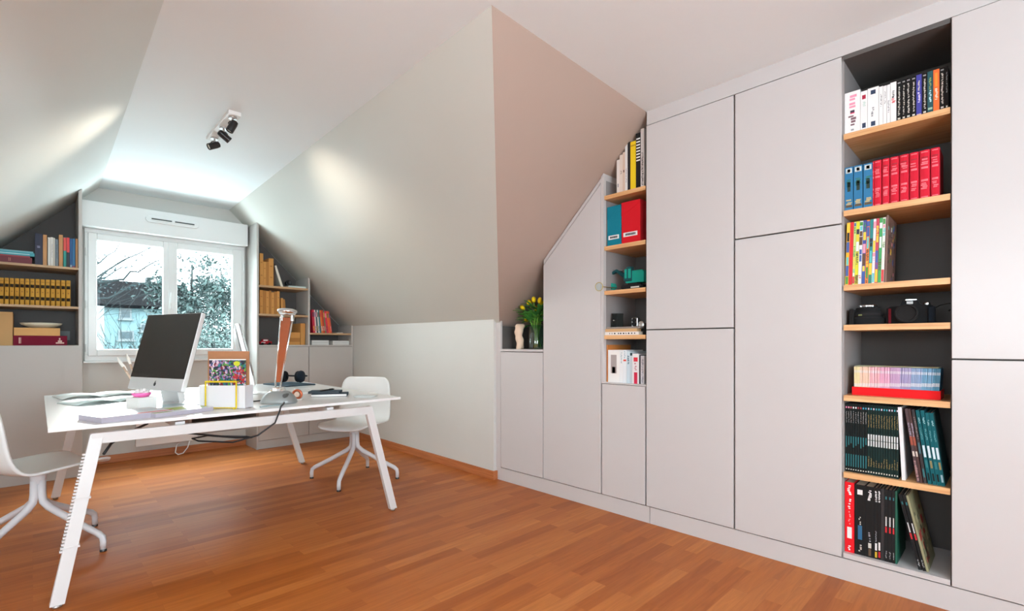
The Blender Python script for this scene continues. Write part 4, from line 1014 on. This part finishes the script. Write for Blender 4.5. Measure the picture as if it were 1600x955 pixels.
for i, (px, lab) in enumerate(((993.5, 'small silver twin lens camera on the stacked boxes'), (1005, 'small silver round camera at the right end of the stack'))):
    c = thing('toy_camera', lab, 'camera', (2.77, WY(px, 2.77), zt if i == 0 else CZ[3]))
    if i == 0:
        MB().box(-.015, .02, -.022, .022, 0, .058).build('body', M_steel, c, bevel=.005)
        for q in (.017, .041): MB().lathe([(.013, 0), (.015, .005), (.013, .012), (.009, .009), (.001, .006)], 20, Matrix.Translation((-.015, 0, q)) @ Matrix.Rotation(R(-90), 4, 'Y')).build('lens', K_, c, smooth=True)
    else:
        MB().box(-.01, .03, -.02, .025, 0, .075).build('body', K_, c, bevel=.005)
        MB().lathe([(.022, 0), (.024, .006), (.020, .014), (.012, .008), (.001, .008)], 24, Matrix.Translation((-.010, .003, .064)) @ Matrix.Rotation(R(-90), 4, 'Y')).build('lens', M_steel, c, smooth=True)
# lower compartment of the tower
z5 = .846
def bl5(a, b, topy, desc, cov, mk, **k): bt(a, b, topy, desc, cov, mk, z=z5, dep=k.pop('dep', .2), group='books in the lowest bay of the shelf tower', **k)
bl5(945, 949.5, 539, 'tall orange brown board at the left of the lowest tower bay', cmat(200, 124, 60), [], solid=True, dep=.28)
bl5(950, 968, 547, 'white box with a dark figure in a window, lowest tower bay', cmat(238, 236, 234), [(.28, .85, .5, cmat(170, 160, 158), 'b'), (.28, .48, .28, cmat(40, 44, 50), 'b')], solid=True, dep=.12)
bl5(968, 973.5, 547, 'white book beside the windowed box, lowest tower bay', cmat(232, 234, 236), [(.6, .9, .3, cmat(150, 170, 175), 'text')])
bl5(973.5, 979, 547, 'white book with a short red bar, lowest tower bay', cmat(226, 230, 234), [(.66, .71, .8, cmat(220, 60, 40), 'b'), (.75, .95, .3, cmat(110, 150, 170), 'text')])
bl5(979, 984.5, 549, 'pale blue white book, lowest tower bay', cmat(196, 212, 220), [(.6, .85, .5, cmat(60, 100, 120), 'text')])
bl5(984.5, 988, 551, 'dark teal topped book, lowest tower bay', cmat(190, 200, 206), [(.9, .99, 1, cmat(20, 50, 60), 'b')])
bl5(988, 998.5, 553, 'white book with crimson foot and emblem, lowest tower bay', cmat(226, 222, 224), [(.0, .38, .5, cmat(205, 30, 70), 'b'), (.74, .88, .6, cmat(215, 40, 60), 'b'), (.45, .7, .3, cmat(190, 120, 130), 'text')])
bl5(998.5, 1001, 555, 'thin dark book, lowest tower bay', cmat(40, 44, 48), [])
bl5(1001, 1006.8, 556, 'grey patterned book against the right, lowest tower bay', cmat(200, 196, 200), [(.05, .9, .5, cmat(130, 130, 140), 'text')])

# ------------------------------------------------------------------ vase niche
ZV = 1.056
vx, vy = 2.785, WY(838, 2.785)
M_vg = M_glass.copy(); M_vg.name = 'vase_glass'
for n_ in M_vg.node_tree.nodes:
    if n_.type == 'BSDF_TRANSPARENT': n_.inputs[0].default_value = (.72, .88, .82, 1)
    if n_.type == 'MIX_SHADER': n_.inputs[0].default_value = .14
vs = thing('glass_vase', 'clear glass cylinder vase filled with green stems', 'vase', (vx, vy, ZV))
MB().lathe([(.001, 0), (.058, 0), (.060, .004), (.062, .185), (.059, .185), (.056, .012), (.001, .010)], 36, cap=False).build('glass_body', M_vg, vs, smooth=True)
M_stem = cmat(110, 160, 60, 45); M_leaf = cmat(44, 110, 34, 40); M_leaf2 = cmat(70, 140, 44, 40); M_tul = cmat(244, 208, 20, 40)
rnd = random.Random(5)
heads = [(-.17, .085, .235, -75), (-.085, .02, .345, -15), (-.05, .05, .30, -30), (-.015, -.01, .36, 0), (.02, .03, .33, 5), (.05, -.02, .35, 10), (.04, .05, .30, 12), (-.11, -.02, .31, -35), (.0, .055, .27, 0)]
# local frame: first number runs to the left in the picture (+Y), second away from the room
tlab = ['tulip drooping far left out of the vase', 'tulip open and tall at the left of the bunch', 'small tulip just below the tall ones, left of centre', 'upright tulip bud tallest in the middle of the bunch', 'tulip in the middle of the bunch, further back', 'tulip bud at the right edge of the bunch', 'tulip bud at the back right of the bunch', 'tulip bud at the left behind the open one', 'low tulip at the front of the bunch']
for i, (dl, dx, hz, tilt) in enumerate(heads):
    t = thing('tulip', 'yellow ' + tlab[i], 'flower', (vx, vy, ZV+.012), group='yellow tulips in the glass vase')
    dx = max(-.06, min(.08, dx)); dyy = -dl
    # stem: from the vase foot to the head
    p0 = Vector((rnd.uniform(-.03, .03), -dyy*.25 if abs(dyy*.25) < .04 else math.copysign(.04, -dyy), .0)); p1 = Vector((dx*.4, max(-.045, min(.045, dyy*.35)), .17)); p3 = Vector((dx, dyy, hz-.012)); p2 = p1.lerp(p3, .6)+Vector((0, 0, .03))
    pts = []
    for k in range(9):
        f = k/8; a = (1-f)**3; b = 3*f*(1-f)**2; c = 3*f*f*(1-f); d = f**3
        pts.append(a*p0+b*p1+c*p2+d*p3)
    MB().tube(pts, .0042, 8).build('stem', M_stem, t, smooth=True)
    dr = (pts[-1]-pts[-2]).normalized(); q = dr.to_track_quat('Z', 'Y').to_matrix().to_4x4()
    for k in range(5):
        a = 2*math.pi*k/5; rows = []
        for f in [j/6 for j in range(7)]:
            z_ = .048*f; r_ = .017*math.sin(math.pi*(.12+.78*f))**.8*(1 if i != 1 else 1.25); w_ = .85*math.sin(math.pi*(.12+.83*f))
            rows.append([Matrix.Translation(p3) @ q @ Vector((r_*math.cos(a+w_*s), r_*math.sin(a+w_*s), z_)) for s in (-1, -.5, 0, .5, 1)])
        MB().grid(rows).build('petal', M_tul, t, smooth=True, solid=.001)
    for k in range(7):
        f0 = rnd.choice((4, 5, 6)); base = pts[f0]; a = rnd.uniform(0, 6.28); l_ = rnd.uniform(.11, .18)
        out = Vector((math.cos(a)*.5, math.sin(a)*.7, rnd.uniform(.1, .9))).normalized(); side = out.cross(Vector((0, 0, 1))).normalized()
        rows = []
        for j in range(7):
            f = j/6; c = base + out*l_*f + Vector((0, 0, -.05*f*f)); w_ = .019*math.sin(math.pi*min(1, .12+.88*f))**.7+.0006
            c.x = min(.09, c.x); c.y = max(-.09, c.y)
            rows.append([c-side*w_, c+Vector((0, 0, -.003)), c+side*w_])
        MB().grid(rows).build('leaf', rnd.choice((M_leaf, M_leaf2)), t, smooth=True, solid=.0008)
# twisted torso sculpture
sc = thing('sculpture', 'small cream twisted figure sculpture beside the glass vase', 'sculpture', (2.75, WY(811.5, 2.75), ZV))
rows = []
for k in range(25):
    f = k/24; z_ = .198*f; tw = f*2.3+.5
    rad = .030 + .004*math.sin(f*7+.5) + .0025*math.sin(f*21)
    if f > .93: rad *= (1-(f-.93)/.07*.35)
    ox, oy = .003*math.sin(f*8), -.003*math.sin(f*7+.6)
    rows.append([(ox+rad*(1+.22*math.cos(2*(a-tw))+.10*math.cos(3*(a+tw)))*math.cos(a), oy+rad*(1+.22*math.cos(2*(a-tw))+.10*math.cos(3*(a+tw)))*math.sin(a), z_) for a in [2*math.pi*j/24 for j in range(25)]])
m_ = MB().grid(rows); vtop = rows[-1]; m_.bm.verts.ensure_lookup_table()
m_.m(M_paper); b_ = m_.bm.faces.new([m_.bm.verts.new(Vector(p)) for p in vtop[:-1]])
m_.mats = [mat('cream_ceramic', srgb(222, 196, 172), .45)]; m_.build('figure', None, sc, smooth=True)

# ------------------------------------------------------------------ things in the bookcase left of the window (spines face the room)
def row_v(items, z, Y, where, group, name='book', cat='book', zref=True, **kw):
    """items: (px0, px1, top pixel row, description, cover, marks, depth, extra)"""
    for (a, b, ty, desc, cov, mk, dep, ex_) in items:
        x0, x1 = VX(a, Y), VX(b, Y); h = VZ((a+b)/2, ty, Y)-z; e = dict(kw); e.update(ex_)
        book(e.pop('name', name), desc + (', ' + where if where else ''), e.pop('cat', cat), ((x0+x1)/2, Y, z), x1-x0-(.005 if e.get('rounded') else .0015), h, dep, cov, mk, rotz=R(90), group=e.pop('group', group), **e)
YLs = 5.43
or_ = cmat(196, 142, 88); wv_ = cmat(222, 220, 214)
tx = lambda c: [(.3, .8, .3, cmat(*c), 'text')]
wl = 'top shelf left of the window'
row_v([(54.5, 67, 365, 'navy blue book, thickest, ', cmat(24, 28, 58), [(.55, .62, .5, cmat(150, 150, 180), 'text')], .2, {}),
 (67, 73.5, 367, 'orange brown book beside the navy one', or_, [], .2, {}),
 (74.5, 79, 371, 'slim white book, first of three', wv_, [], .18, {}), (79, 83.5, 371, 'slim white book, second of three', wv_, tx((150, 150, 160)), .18, {}), (83.5, 86, 372, 'slim cream book, third of three', cmat(210, 206, 196), [], .18, {}),
 (86, 91.5, 374, 'grey blue book', cmat(110, 120, 128), tx((60, 70, 80)), .18, {}),
 (92, 98.5, 367, 'tan book standing taller in the middle', or_, [], .2, {}),
 (99, 103.8, 371, 'book split coral red above and teal below', cmat(30, 150, 140), [(.55, .99, 1, cmat(226, 84, 76), 'b')], .18, {}),
 (104, 108.8, 371, 'book split coral red above and black below', cmat(24, 34, 44), [(.50, .99, 1, cmat(222, 66, 70), 'b')], .18, {}),
 (109, 113, 373, 'deep blue book with pale foot', cmat(24, 90, 150), [(.0, .1, .8, cmat(150, 170, 190), 'b')], .18, {}),
 (113, 117.5, 373, 'second blue book, beside the last tan one', cmat(30, 110, 160), [(.02, .07, .9, cmat(150, 60, 90), 'b')], .18, {}),
 (118, 121.8, 373, 'tan book against the right side', or_, [], .2, {})], 1.725, YLs, wl, 'books on the top shelf left of the window')
z = 1.725
def flat_v(label, a, b, h, dep, cov, Y=YLs, name='book', cat='book', marks=None, group=None, solid=False, bev=.0015):
    global z
    x0, x1 = VX(a, Y), VX(b, Y); w = (x1-x0)/2
    o = thing(name, label, cat, ((x0+x1)/2, Y, z), group=group)
    if solid: MB().box(-w, w, 0, dep, 0, h).build('body', cov, o, bevel=bev)
    else:
        MB().box(-w, w, 0, dep, 0, .002).box(-w, w, 0, dep, h-.002, h).box(-w, w, 0, .002, .002, h-.002).build('cover', cov, o)
        MB().box(-w+.002, w-.002, .002, dep-.003, .002, h-.002).build('pages', M_page, o)
    if marks:
        p = MB().m(marks[0])
        for (u0, u1, v0, v1) in marks[1]:
            p.box(-w+u0*2*w, -w+u1*2*w, -.0006, 0, v0*h, v1*h)
        p.build('spine_print', None, o)
    z += h; return o
flat_v('dark red book lying flat at the bottom of the left pile', -25, 50, .052, .22, cmat(112, 22, 40), marks=(cmat(190, 120, 100), [(.50, .51, .3, .8), (.53, .54, .3, .8)]))
flat_v('second red book, lying flat in the pile above the dark red one', -25, 47, .012, .22, cmat(146, 44, 56))
flat_v('teal book lying flat near the top of the left pile', -25, 54, .026, .22, cmat(60, 160, 175), marks=(cmat(190, 225, 230), [(.3, .9, .4, .6)]))
flat_v('thin blue book topping the left pile', -25, 52, .012, .20, cmat(110, 180, 195))
gold = cmat(200, 150, 62, 40); blkb = cmat(34, 26, 20, 40)
row_v([(-1.5+8.02*i, 6.52+8.02*i, 434+.35*i, 'gold spined ledger volume with black bands, %s from the left' % ORD[i], gold, [(.66, .78, .96, blkb, 'b'), (.20, .32, .96, blkb, 'b'), (.48, .52, .5, cmat(150, 104, 40), 'b'), (.25, .28, .5, gold, 'b'), (.71, .74, .5, gold, 'b'), (.88, .90, .9, cmat(150, 104, 40), 'b')], .2, {'rounded': True, 'name': 'ledger', 'cat': 'ledger'}) for i in range(14)], 1.403, YLs, '', 'gold ledgers on the middle shelf left of the window')
z = 1.085
flat_v('burgundy box with a pale crest lying on the left bookcase base', 20.5, 105, .078, .3, cmat(120, 20, 46, 35), name='storage_box', cat='box', solid=True, marks=(cmat(220, 180, 170), [(.10, .12, .2, .8), (.13, .14, .2, .8), (.78, .94, .18, .32), (.82, .90, .34, .52), (.84, .87, .56, .78)]))
zz = z
flat_v('tan cardboard box lying on the burgundy box', 21.5, 94, .062, .28, cmat(222, 172, 112, 60), name='storage_box', cat='box', solid=True)
dz_ = z
z = 1.085
flat_v('upright tan cardboard box at the far left of the bookcase base', -30, 20, .26, .3, cmat(200, 160, 110, 60), name='storage_box', cat='box', solid=True)
dsh = thing('dish', 'white oval dish resting on the tan cardboard box', 'dish', (VX(65, 5.55), 5.55, dz_))
MB().lathe([(.03, 0), (.07, .004), (.118, .026), (.128, .040), (.122, .042), (.06, .046), (.02, .048), (.001, .048)], 36).build('bowl', cmat(226, 224, 206, 30), dsh, smooth=True)

# ------------------------------------------------------------------ things in the bookcase right of the window
YRs = 5.53
tan = cmat(206, 148, 82, 60); tand = cmat(178, 122, 66, 60)
T1 = 'upper shelf right of the window'; T2 = 'middle shelf right of the window'
bs = [(.3, .34, .5, tand, 'b'), (.7, .74, .5, tand, 'b')]
row_v([(406, 411.5, 396, 'tall tan binder at the left end', tan, bs, .22, {}), (411.5, 416, 409, 'shorter tan binder, second', tan, bs, .22, {}), (416, 420, 409, 'shorter tan binder, third', tand, bs, .22, {}), (420, 427.5, 404, 'thick tan binder, fourth', tan, bs, .22, {})], 1.71, YRs, T1, 'tan binders on the upper shelf', name='binder', cat='binder', solid=True)
row_v([(427.5, 430, 412, 'thin dark brown book right of the tan binders', cmat(60, 44, 34), [], .2, {})], 1.71, YRs, T1, 'dark book')
x_ = VX(441, YRs)
book('book', 'white book leaning to the left on the upper shelf right of the window', 'book', (x_, YRs, 1.712), .022, .235, .18, cmat(228, 220, 205), rotz=R(90), lean=R(-17.5))
z = 1.71
flat_v('white book lying flat, lower, upper shelf right of the window', 450, 479, .014, .2, cmat(222, 226, 224), Y=YRs)
flat_v('pale teal book lying flat on the white one', 451, 479, .010, .2, cmat(196, 216, 212), Y=YRs)
rg = thing('camera_lens', 'small black round lens lying behind the leaning white book', 'lens', (VX(455, YRs)+.0, YRs+.08, z))
MB().lathe([(.030, -.02), (.034, -.015), (.034, .015), (.028, .02), (.022, .012), (.001, .008)], 28, Matrix.Translation((0, 0, .034)) @ Matrix.Rotation(R(80), 4, 'X')).build('barrel', M_black, rg, smooth=True)
row_v([(406+a, 406+b, ty, 'tan binder, %s from the left' % ORD[i], (tan, tand)[i % 2], bs, .22, {}) for i, (a, b, ty) in enumerate(((0, 5, 453), (5, 9.5, 454), (9.5, 14.5, 455), (14.5, 18, 454), (18, 22.5, 457), (22.5, 27, 456), (27, 31, 455)))] +
      [(439, 442.3, 466, 'small tan book, first of the two short ones', tan, [], .2, {}), (443, 447, 468, 'small tan book, second of the two short ones', tand, [], .2, {'lean': R(-4)})], 1.412, YRs, T2, 'tan binders on the middle shelf', name='binder', cat='binder', solid=True)
z = 1.412
flat_v('dark flat case lying at the right of the middle shelf', 458, 478, .014, .2, cmat(44, 38, 36), Y=YRs, name='flat_case', cat='case', solid=True)
z = 1.085
flat_v('tan box, lowest of three stacked behind the desk lamp', 448, 469, .034, .25, tan, Y=YRs, name='archive_box', cat='box', solid=True)
flat_v('tan box, middle of three stacked behind the desk lamp', 447, 469, .044, .25, tand, Y=YRs, name='archive_box', cat='box', solid=True)
flat_v('tan box, topmost of three stacked behind the desk lamp', 448, 469, .060, .25, tan, Y=YRs, name='archive_box', cat='box', solid=True)
z = 1.085
flat_v('upright tan box standing against the middle divider', 469.6, 477, .24, .25, tan, Y=YRs, name='archive_box', cat='box', solid=True)
cr = thing('toy_car', 'small red and white toy car on the bookcase base', 'toy car', (VX(415, 5.53), 5.54, 1.085))
MB().prism([(-.06, .012), (.06, .012), (.06, .035), (.035, .04), (.022, .062), (-.03, .062), (-.042, .04), (-.06, .036)], 'Y', -.022, .022).build('car_body', cmat(160, 24, 36, 30), cr, bevel=.004)
for x in (-.035, .035):
    for y in (-.023, .023): MB().lathe([(.013, -.004), (.013, .004)], 16, Matrix.Translation((x, y, .013)) @ Matrix.Rotation(R(90), 4, 'X')).build('wheel', K_, cr)
MB().box(-.045, -.005, -.0235, .0235, .022, .030).build('white_band', W_, cr)
MB().box(-.026, .018, -.0228, .0228, .043, .056).build('car_window', cmat(220, 220, 220, 20), cr)
# magazines in the right bay
mg = [((210, 40, 70), 'crimson', 3.6), ((232, 200, 200), 'pale pink', 2.4), ((60, 90, 100), 'dark teal', 2.4), ((214, 214, 208), 'white', 2.2), ((70, 130, 140), 'teal', 2.6), ((222, 120, 50), 'orange', 3), ((200, 60, 40), 'brick red', 3), ((90, 130, 90), 'green', 2), ((220, 50, 80), 'rose red', 3.4), ((236, 100, 50), 'coral orange', 3.2), ((214, 90, 70), 'tomato', 2.2)]
px = 487.5
for i, (c, n, wd) in enumerate(mg):
    x0, x1 = VX(px, YRs), VX(px+wd, YRs)
    book('magazine', '%s magazine, %s from the left in the small bay right of the window' % (n, ORD[i]), 'magazine', ((x0+x1)/2+.012, YRs, 1.2205), x1-x0-.001, .262 if i < 8 else .255, .2, cmat(*c), [(.1, .3, .5, random.choice(pal), 'text'), (.7, .9, .5, random.choice(pal), 'b')], rotz=R(90), lean=R(-3.5-.45*i), group='magazines in the small bay', solid=True)
    px += wd
z = 1.22
flat_v('small pale book lying flat right of the magazines', 527, 536, .012, .15, cmat(190, 184, 176), Y=YRs)
z = 1.085
flat_v('white box file lying in the lowest left slot of the small bay', 487, 514, .052, .2, cmat(222, 222, 220), Y=YRs, name='flat_box', cat='box', solid=True, marks=(cmat(170, 170, 170), [(.05, .95, .5, .55)]))
flat_v_z = z; z = 1.085
flat_v('white box file lying in the lowest right slot of the small bay', 520, 546, .048, .2, cmat(226, 224, 220), Y=YRs, name='flat_box', cat='box', solid=True, marks=(cmat(170, 170, 170), [(.05, .95, .5, .55)]))

def xm(n, c, r_=.8, **k): return mat(n, [v*.68 for v in c], r_, **k)
# ------------------------------------------------------------------ garden seen through the window
def xat(px, Y): return VX(px, Y)
struct(MB().box(-40, 60, 6.3, 90, -3.2, -3.0).build('ground', xm('lawn', (.05, .075, .06), .9, noise=.3, nscale=2)))
M_hw = xm('house_render', (.15, .25, .27), .8, noise=.06, nscale=1)
M_roof = xm('slate_roof', (.0012, .0016, .0028), .9, noise=.5, nscale=4, spec=.05)
M_hwin = xm('house_glass', (.03, .06, .075), .3)
M_hfr = xm('house_frame', (.17, .20, .21), .6)
HY = 45
hs = thing('house', 'pale neighbouring house with long dark roof seen through the left pane', 'house', (xat(215, HY), HY, -3), world=True)
x0, x1 = xat(128, HY), xat(300, HY); ez = VZ(152, 472, HY)
MB().box(x0, x1, HY, HY+9, -3, ez).build('walls', M_hw, hs)
MB().prism([(HY-.5, ez-.15), (HY+4.5, ez+2.05), (HY+9.5, ez-.15), (HY+9.5, ez-.35), (HY-.5, ez-.35)], 'X', x0-.4, x1+.4).build('roof', M_roof, hs)
MB().box(xat(243, HY), xat(250, HY), HY+4, HY+5, ez+1.4, ez+2.45).build('chimney', xm('brick_grey', (.04, .045, .05), .8), hs)
for (px, py, w_, h_) in ((196, 490, .5, .6), (197, 524, .7, .5), (226, 512, .35, .4)):
    X = xat(px, HY); Z = VZ(px, py, HY)
    f = MB().box(X-w_/2-.1, X+w_/2+.1, HY-.08, HY, Z-h_/2-.1, Z+h_/2+.1).build('window', M_hfr, hs)
    MB().box(X-w_/2, X+w_/2, HY-.1, HY-.075, Z-h_/2, Z+h_/2).build('pane', M_hwin, f)
    MB().box(X-w_/2-.2, X+w_/2+.2, HY-.25, HY, Z-h_/2-.2, Z-h_/2-.1).build('ledge', M_hfr, f)
an = thing('house', 'bright pale gable wall at the left edge of the left pane', 'house', (xat(140, 36), 36, -3), world=True)
MB().box(xat(118, 36), xat(163, 36), 36, 37.5, -3, VZ(155, 478, 36)).build('walls', xm('house_white', (.30, .34, .34), .8), an)
def blob_tree(name, label, cat, cx, cy, zg, zt, rad, n, leafsize, cols, trunk, seed, squash=1.0, gaps=0.0, group=None, grp_r=.16):
    r_ = random.Random(seed)
    t = thing(name, label, cat, (cx, cy, zg), group=group)
    H = zt-zg
    tr = MB().tube([(0, 0, 0), (r_.uniform(-.1, .1), 0, H*.3), (r_.uniform(-.2, .2), 0, H*.6), (0, 0, H*.92)], [trunk, trunk*.8, trunk*.5, trunk*.15], 8)
    for k in range(14):
        z = H*r_.uniform(.25, .85); a = r_.uniform(0, 6.28); l_ = rad*r_.uniform(.5, .95)
        tr.tube([(0, 0, z), (l_*.5*math.cos(a), l_*.5*math.sin(a), z+l_*.25), (l_*math.cos(a), l_*math.sin(a), z+l_*.4)], [trunk*.3, trunk*.2, .01], 5)
    tr.build('trunk', xm('bark', (.03, .035, .035), .9), t)
    f = MB()
    clumps = []
    for k in range(int(60)):
        while True:
            x, y, z = r_.uniform(-1, 1), r_.uniform(-1, 1), r_.uniform(-1, 1)
            if x*x+y*y+z*z < 1: break
        clumps.append((x*rad, y*rad, H*.56+z*H*.44*squash, rad*r_.uniform(.5, 1.5)*grp_r))
    for i in range(n):
        c = r_.choice(clumps); m_ = r_.choice(cols); f.m(m_)
        p = Vector((r_.gauss(c[0], c[3]), r_.gauss(c[1], c[3]), r_.gauss(c[2], c[3])))
        a, b = [Vector((r_.gauss(0, 1), r_.gauss(0, 1), r_.gauss(0, 1))).normalized()*leafsize*r_.uniform(.6, 1.3) for _ in range(2)]
        v = [f.bm.verts.new(p+q) for q in (-a, b*.5, a, -b*.5)]
        f._new([f.bm.faces.new(v)])
    f.build('foliage', None, t)
G1 = [xm('leaf_dark', (.012, .030, .030), .7), xm('leaf_mid', (.03, .065, .062), .7), xm('leaf_light', (.09, .15, .14), .7), xm('leaf_pale', (.13, .18, .17), .7)]
ty = 20
blob_tree('evergreen_tree', 'tall dense evergreen tree seen in the right pane', 'tree', xat(300, ty), ty, -3, VZ(300, 388, ty)-.1, 1.5, 16000, .085, G1[:2]+G1[:3], .16, 3, group=None, grp_r=.2)
blob_tree('evergreen_tree', 'airy pale tree behind, at the right of the right pane', 'tree', xat(345, 26), 26, -3, VZ(340, 400, 26), 1.9, 9000, .08, G1[1:], .14, 8)
blob_tree('garden_shrub', 'pale rounded shrub low in the right pane', 'shrub', xat(335, 15), 15, -3, VZ(330, 505, 15), 1.3, 7000, .06, G1[2:]+[G1[2]], .08, 11)
def bare(name, label, cx, cy, zg, zt, spread, n, seed, thick, lean=(0, 0), cat='tree', col=None):
    r_ = random.Random(seed); t = thing(name, label, cat, (cx, cy, zg)); H = zt-zg
    m_ = MB()
    def grow(p, d, l_, th, lev):
        q = p + d*l_*.5 + Vector((r_.gauss(0, .04), r_.gauss(0, .04), r_.gauss(0, .04)))*l_; e = q + (d+Vector((r_.gauss(0, .15), r_.gauss(0, .15), r_.gauss(.02, .12)))).normalized()*l_*.5
        m_.tube([p, q, e], [th, th*.8, th*.6], 5)
        if lev > 0:
            for k in range(r_.choice((2, 3))):
                nd = (d + Vector((r_.gauss(0, .5), r_.gauss(0, .4), r_.gauss(0, .35)))*spread).normalized()
                grow(q.lerp(e, r_.random()), nd, l_*r_.uniform(.5, .75), th*.55, lev-1)
    for k in range(n):
        d = Vector((lean[0]+r_.gauss(0, .45)*spread, lean[1]+r_.gauss(0, .3)*spread, 1)).normalized()
        grow(Vector((r_.gauss(0, .1), r_.gauss(0, .1), 0)), d, H*r_.uniform(.5, .65), thick, 4)
    m_.build('branches', col or xm('bare_bark', (.006, .016, .018), .9), t)
bare('bare_shrub', 'leafless bushy shrub low in the left pane', xat(196, 13), 13, -3, VZ(196, 485, 13), 1.0, 8, 4, .022, cat='shrub')
bare('bare_shrub', 'leafless shrub beside the tilted computer, in the left pane', xat(232, 19), 19, -3, VZ(225, 500, 19), .8, 6, 9, .02, cat='shrub')
# leafy boughs hanging in from the left in front of the sky
bt_ = thing('bare_tree', 'dark boughs reaching across the sky in the left pane', 'tree', (xat(118, 11), 11, -3), world=True)
ox, oz = xat(118, 11), -3
m_ = MB().tube([(ox, 11, -3), (ox-.1, 11, 0), (ox, 11, 2.4), (ox-.1, 11, 4)], [.16, .14, .10, .05], 8)
r_ = random.Random(21)
lf = MB().m(xm('bough_leaf', (.010, .035, .040), .7))
for (pa, pb) in (((118, 468), (212, 390)), ((118, 452), (205, 414)), ((124, 432), (160, 392)), ((122, 450), (258, 375)), ((195, 434), (262, 402)), ((150, 468), (262, 432)), ((120, 440), (190, 380)), ((128, 470), (180, 436))):
    a = Vector((xat(pa[0], 11), 11+r_.uniform(-.5, .5), VZ(pa[0], pa[1], 11))); b = Vector((xat(pb[0], 11), 11+r_.uniform(-.6, .6), VZ(pb[0], pb[1], 11)))
    pts = [a.lerp(b, k/6)+Vector((0, 0, r_.gauss(0, .025))) for k in range(7)]
    m_.tube(pts, [.018-.002*k for k in range(7)], 5)
    m_.tube([Vector((ox, 11, a.z-.2)), a], [.03, .018], 5)
    for k in range(100):
        if r_.random() < .35: continue
        f = min(.999, abs(r_.gauss(.55, .33))); p = a.lerp(b, f)+Vector((r_.gauss(0, .04), r_.gauss(0, .1), r_.gauss(0, .035)))
        u, v = [Vector((r_.gauss(0, 1), r_.gauss(0, 1), r_.gauss(0, 1))).normalized()*r_.uniform(.015, .035) for _ in range(2)]
        q = [lf.bm.verts.new(p+w_) for w_ in (-u, v*.6, u, -v*.6)]; lf._new([lf.bm.faces.new(q)])
m_.build('branches', xm('bare_bark', (.006, .016, .018), .9), bt_); lf.build('foliage', None, bt_)
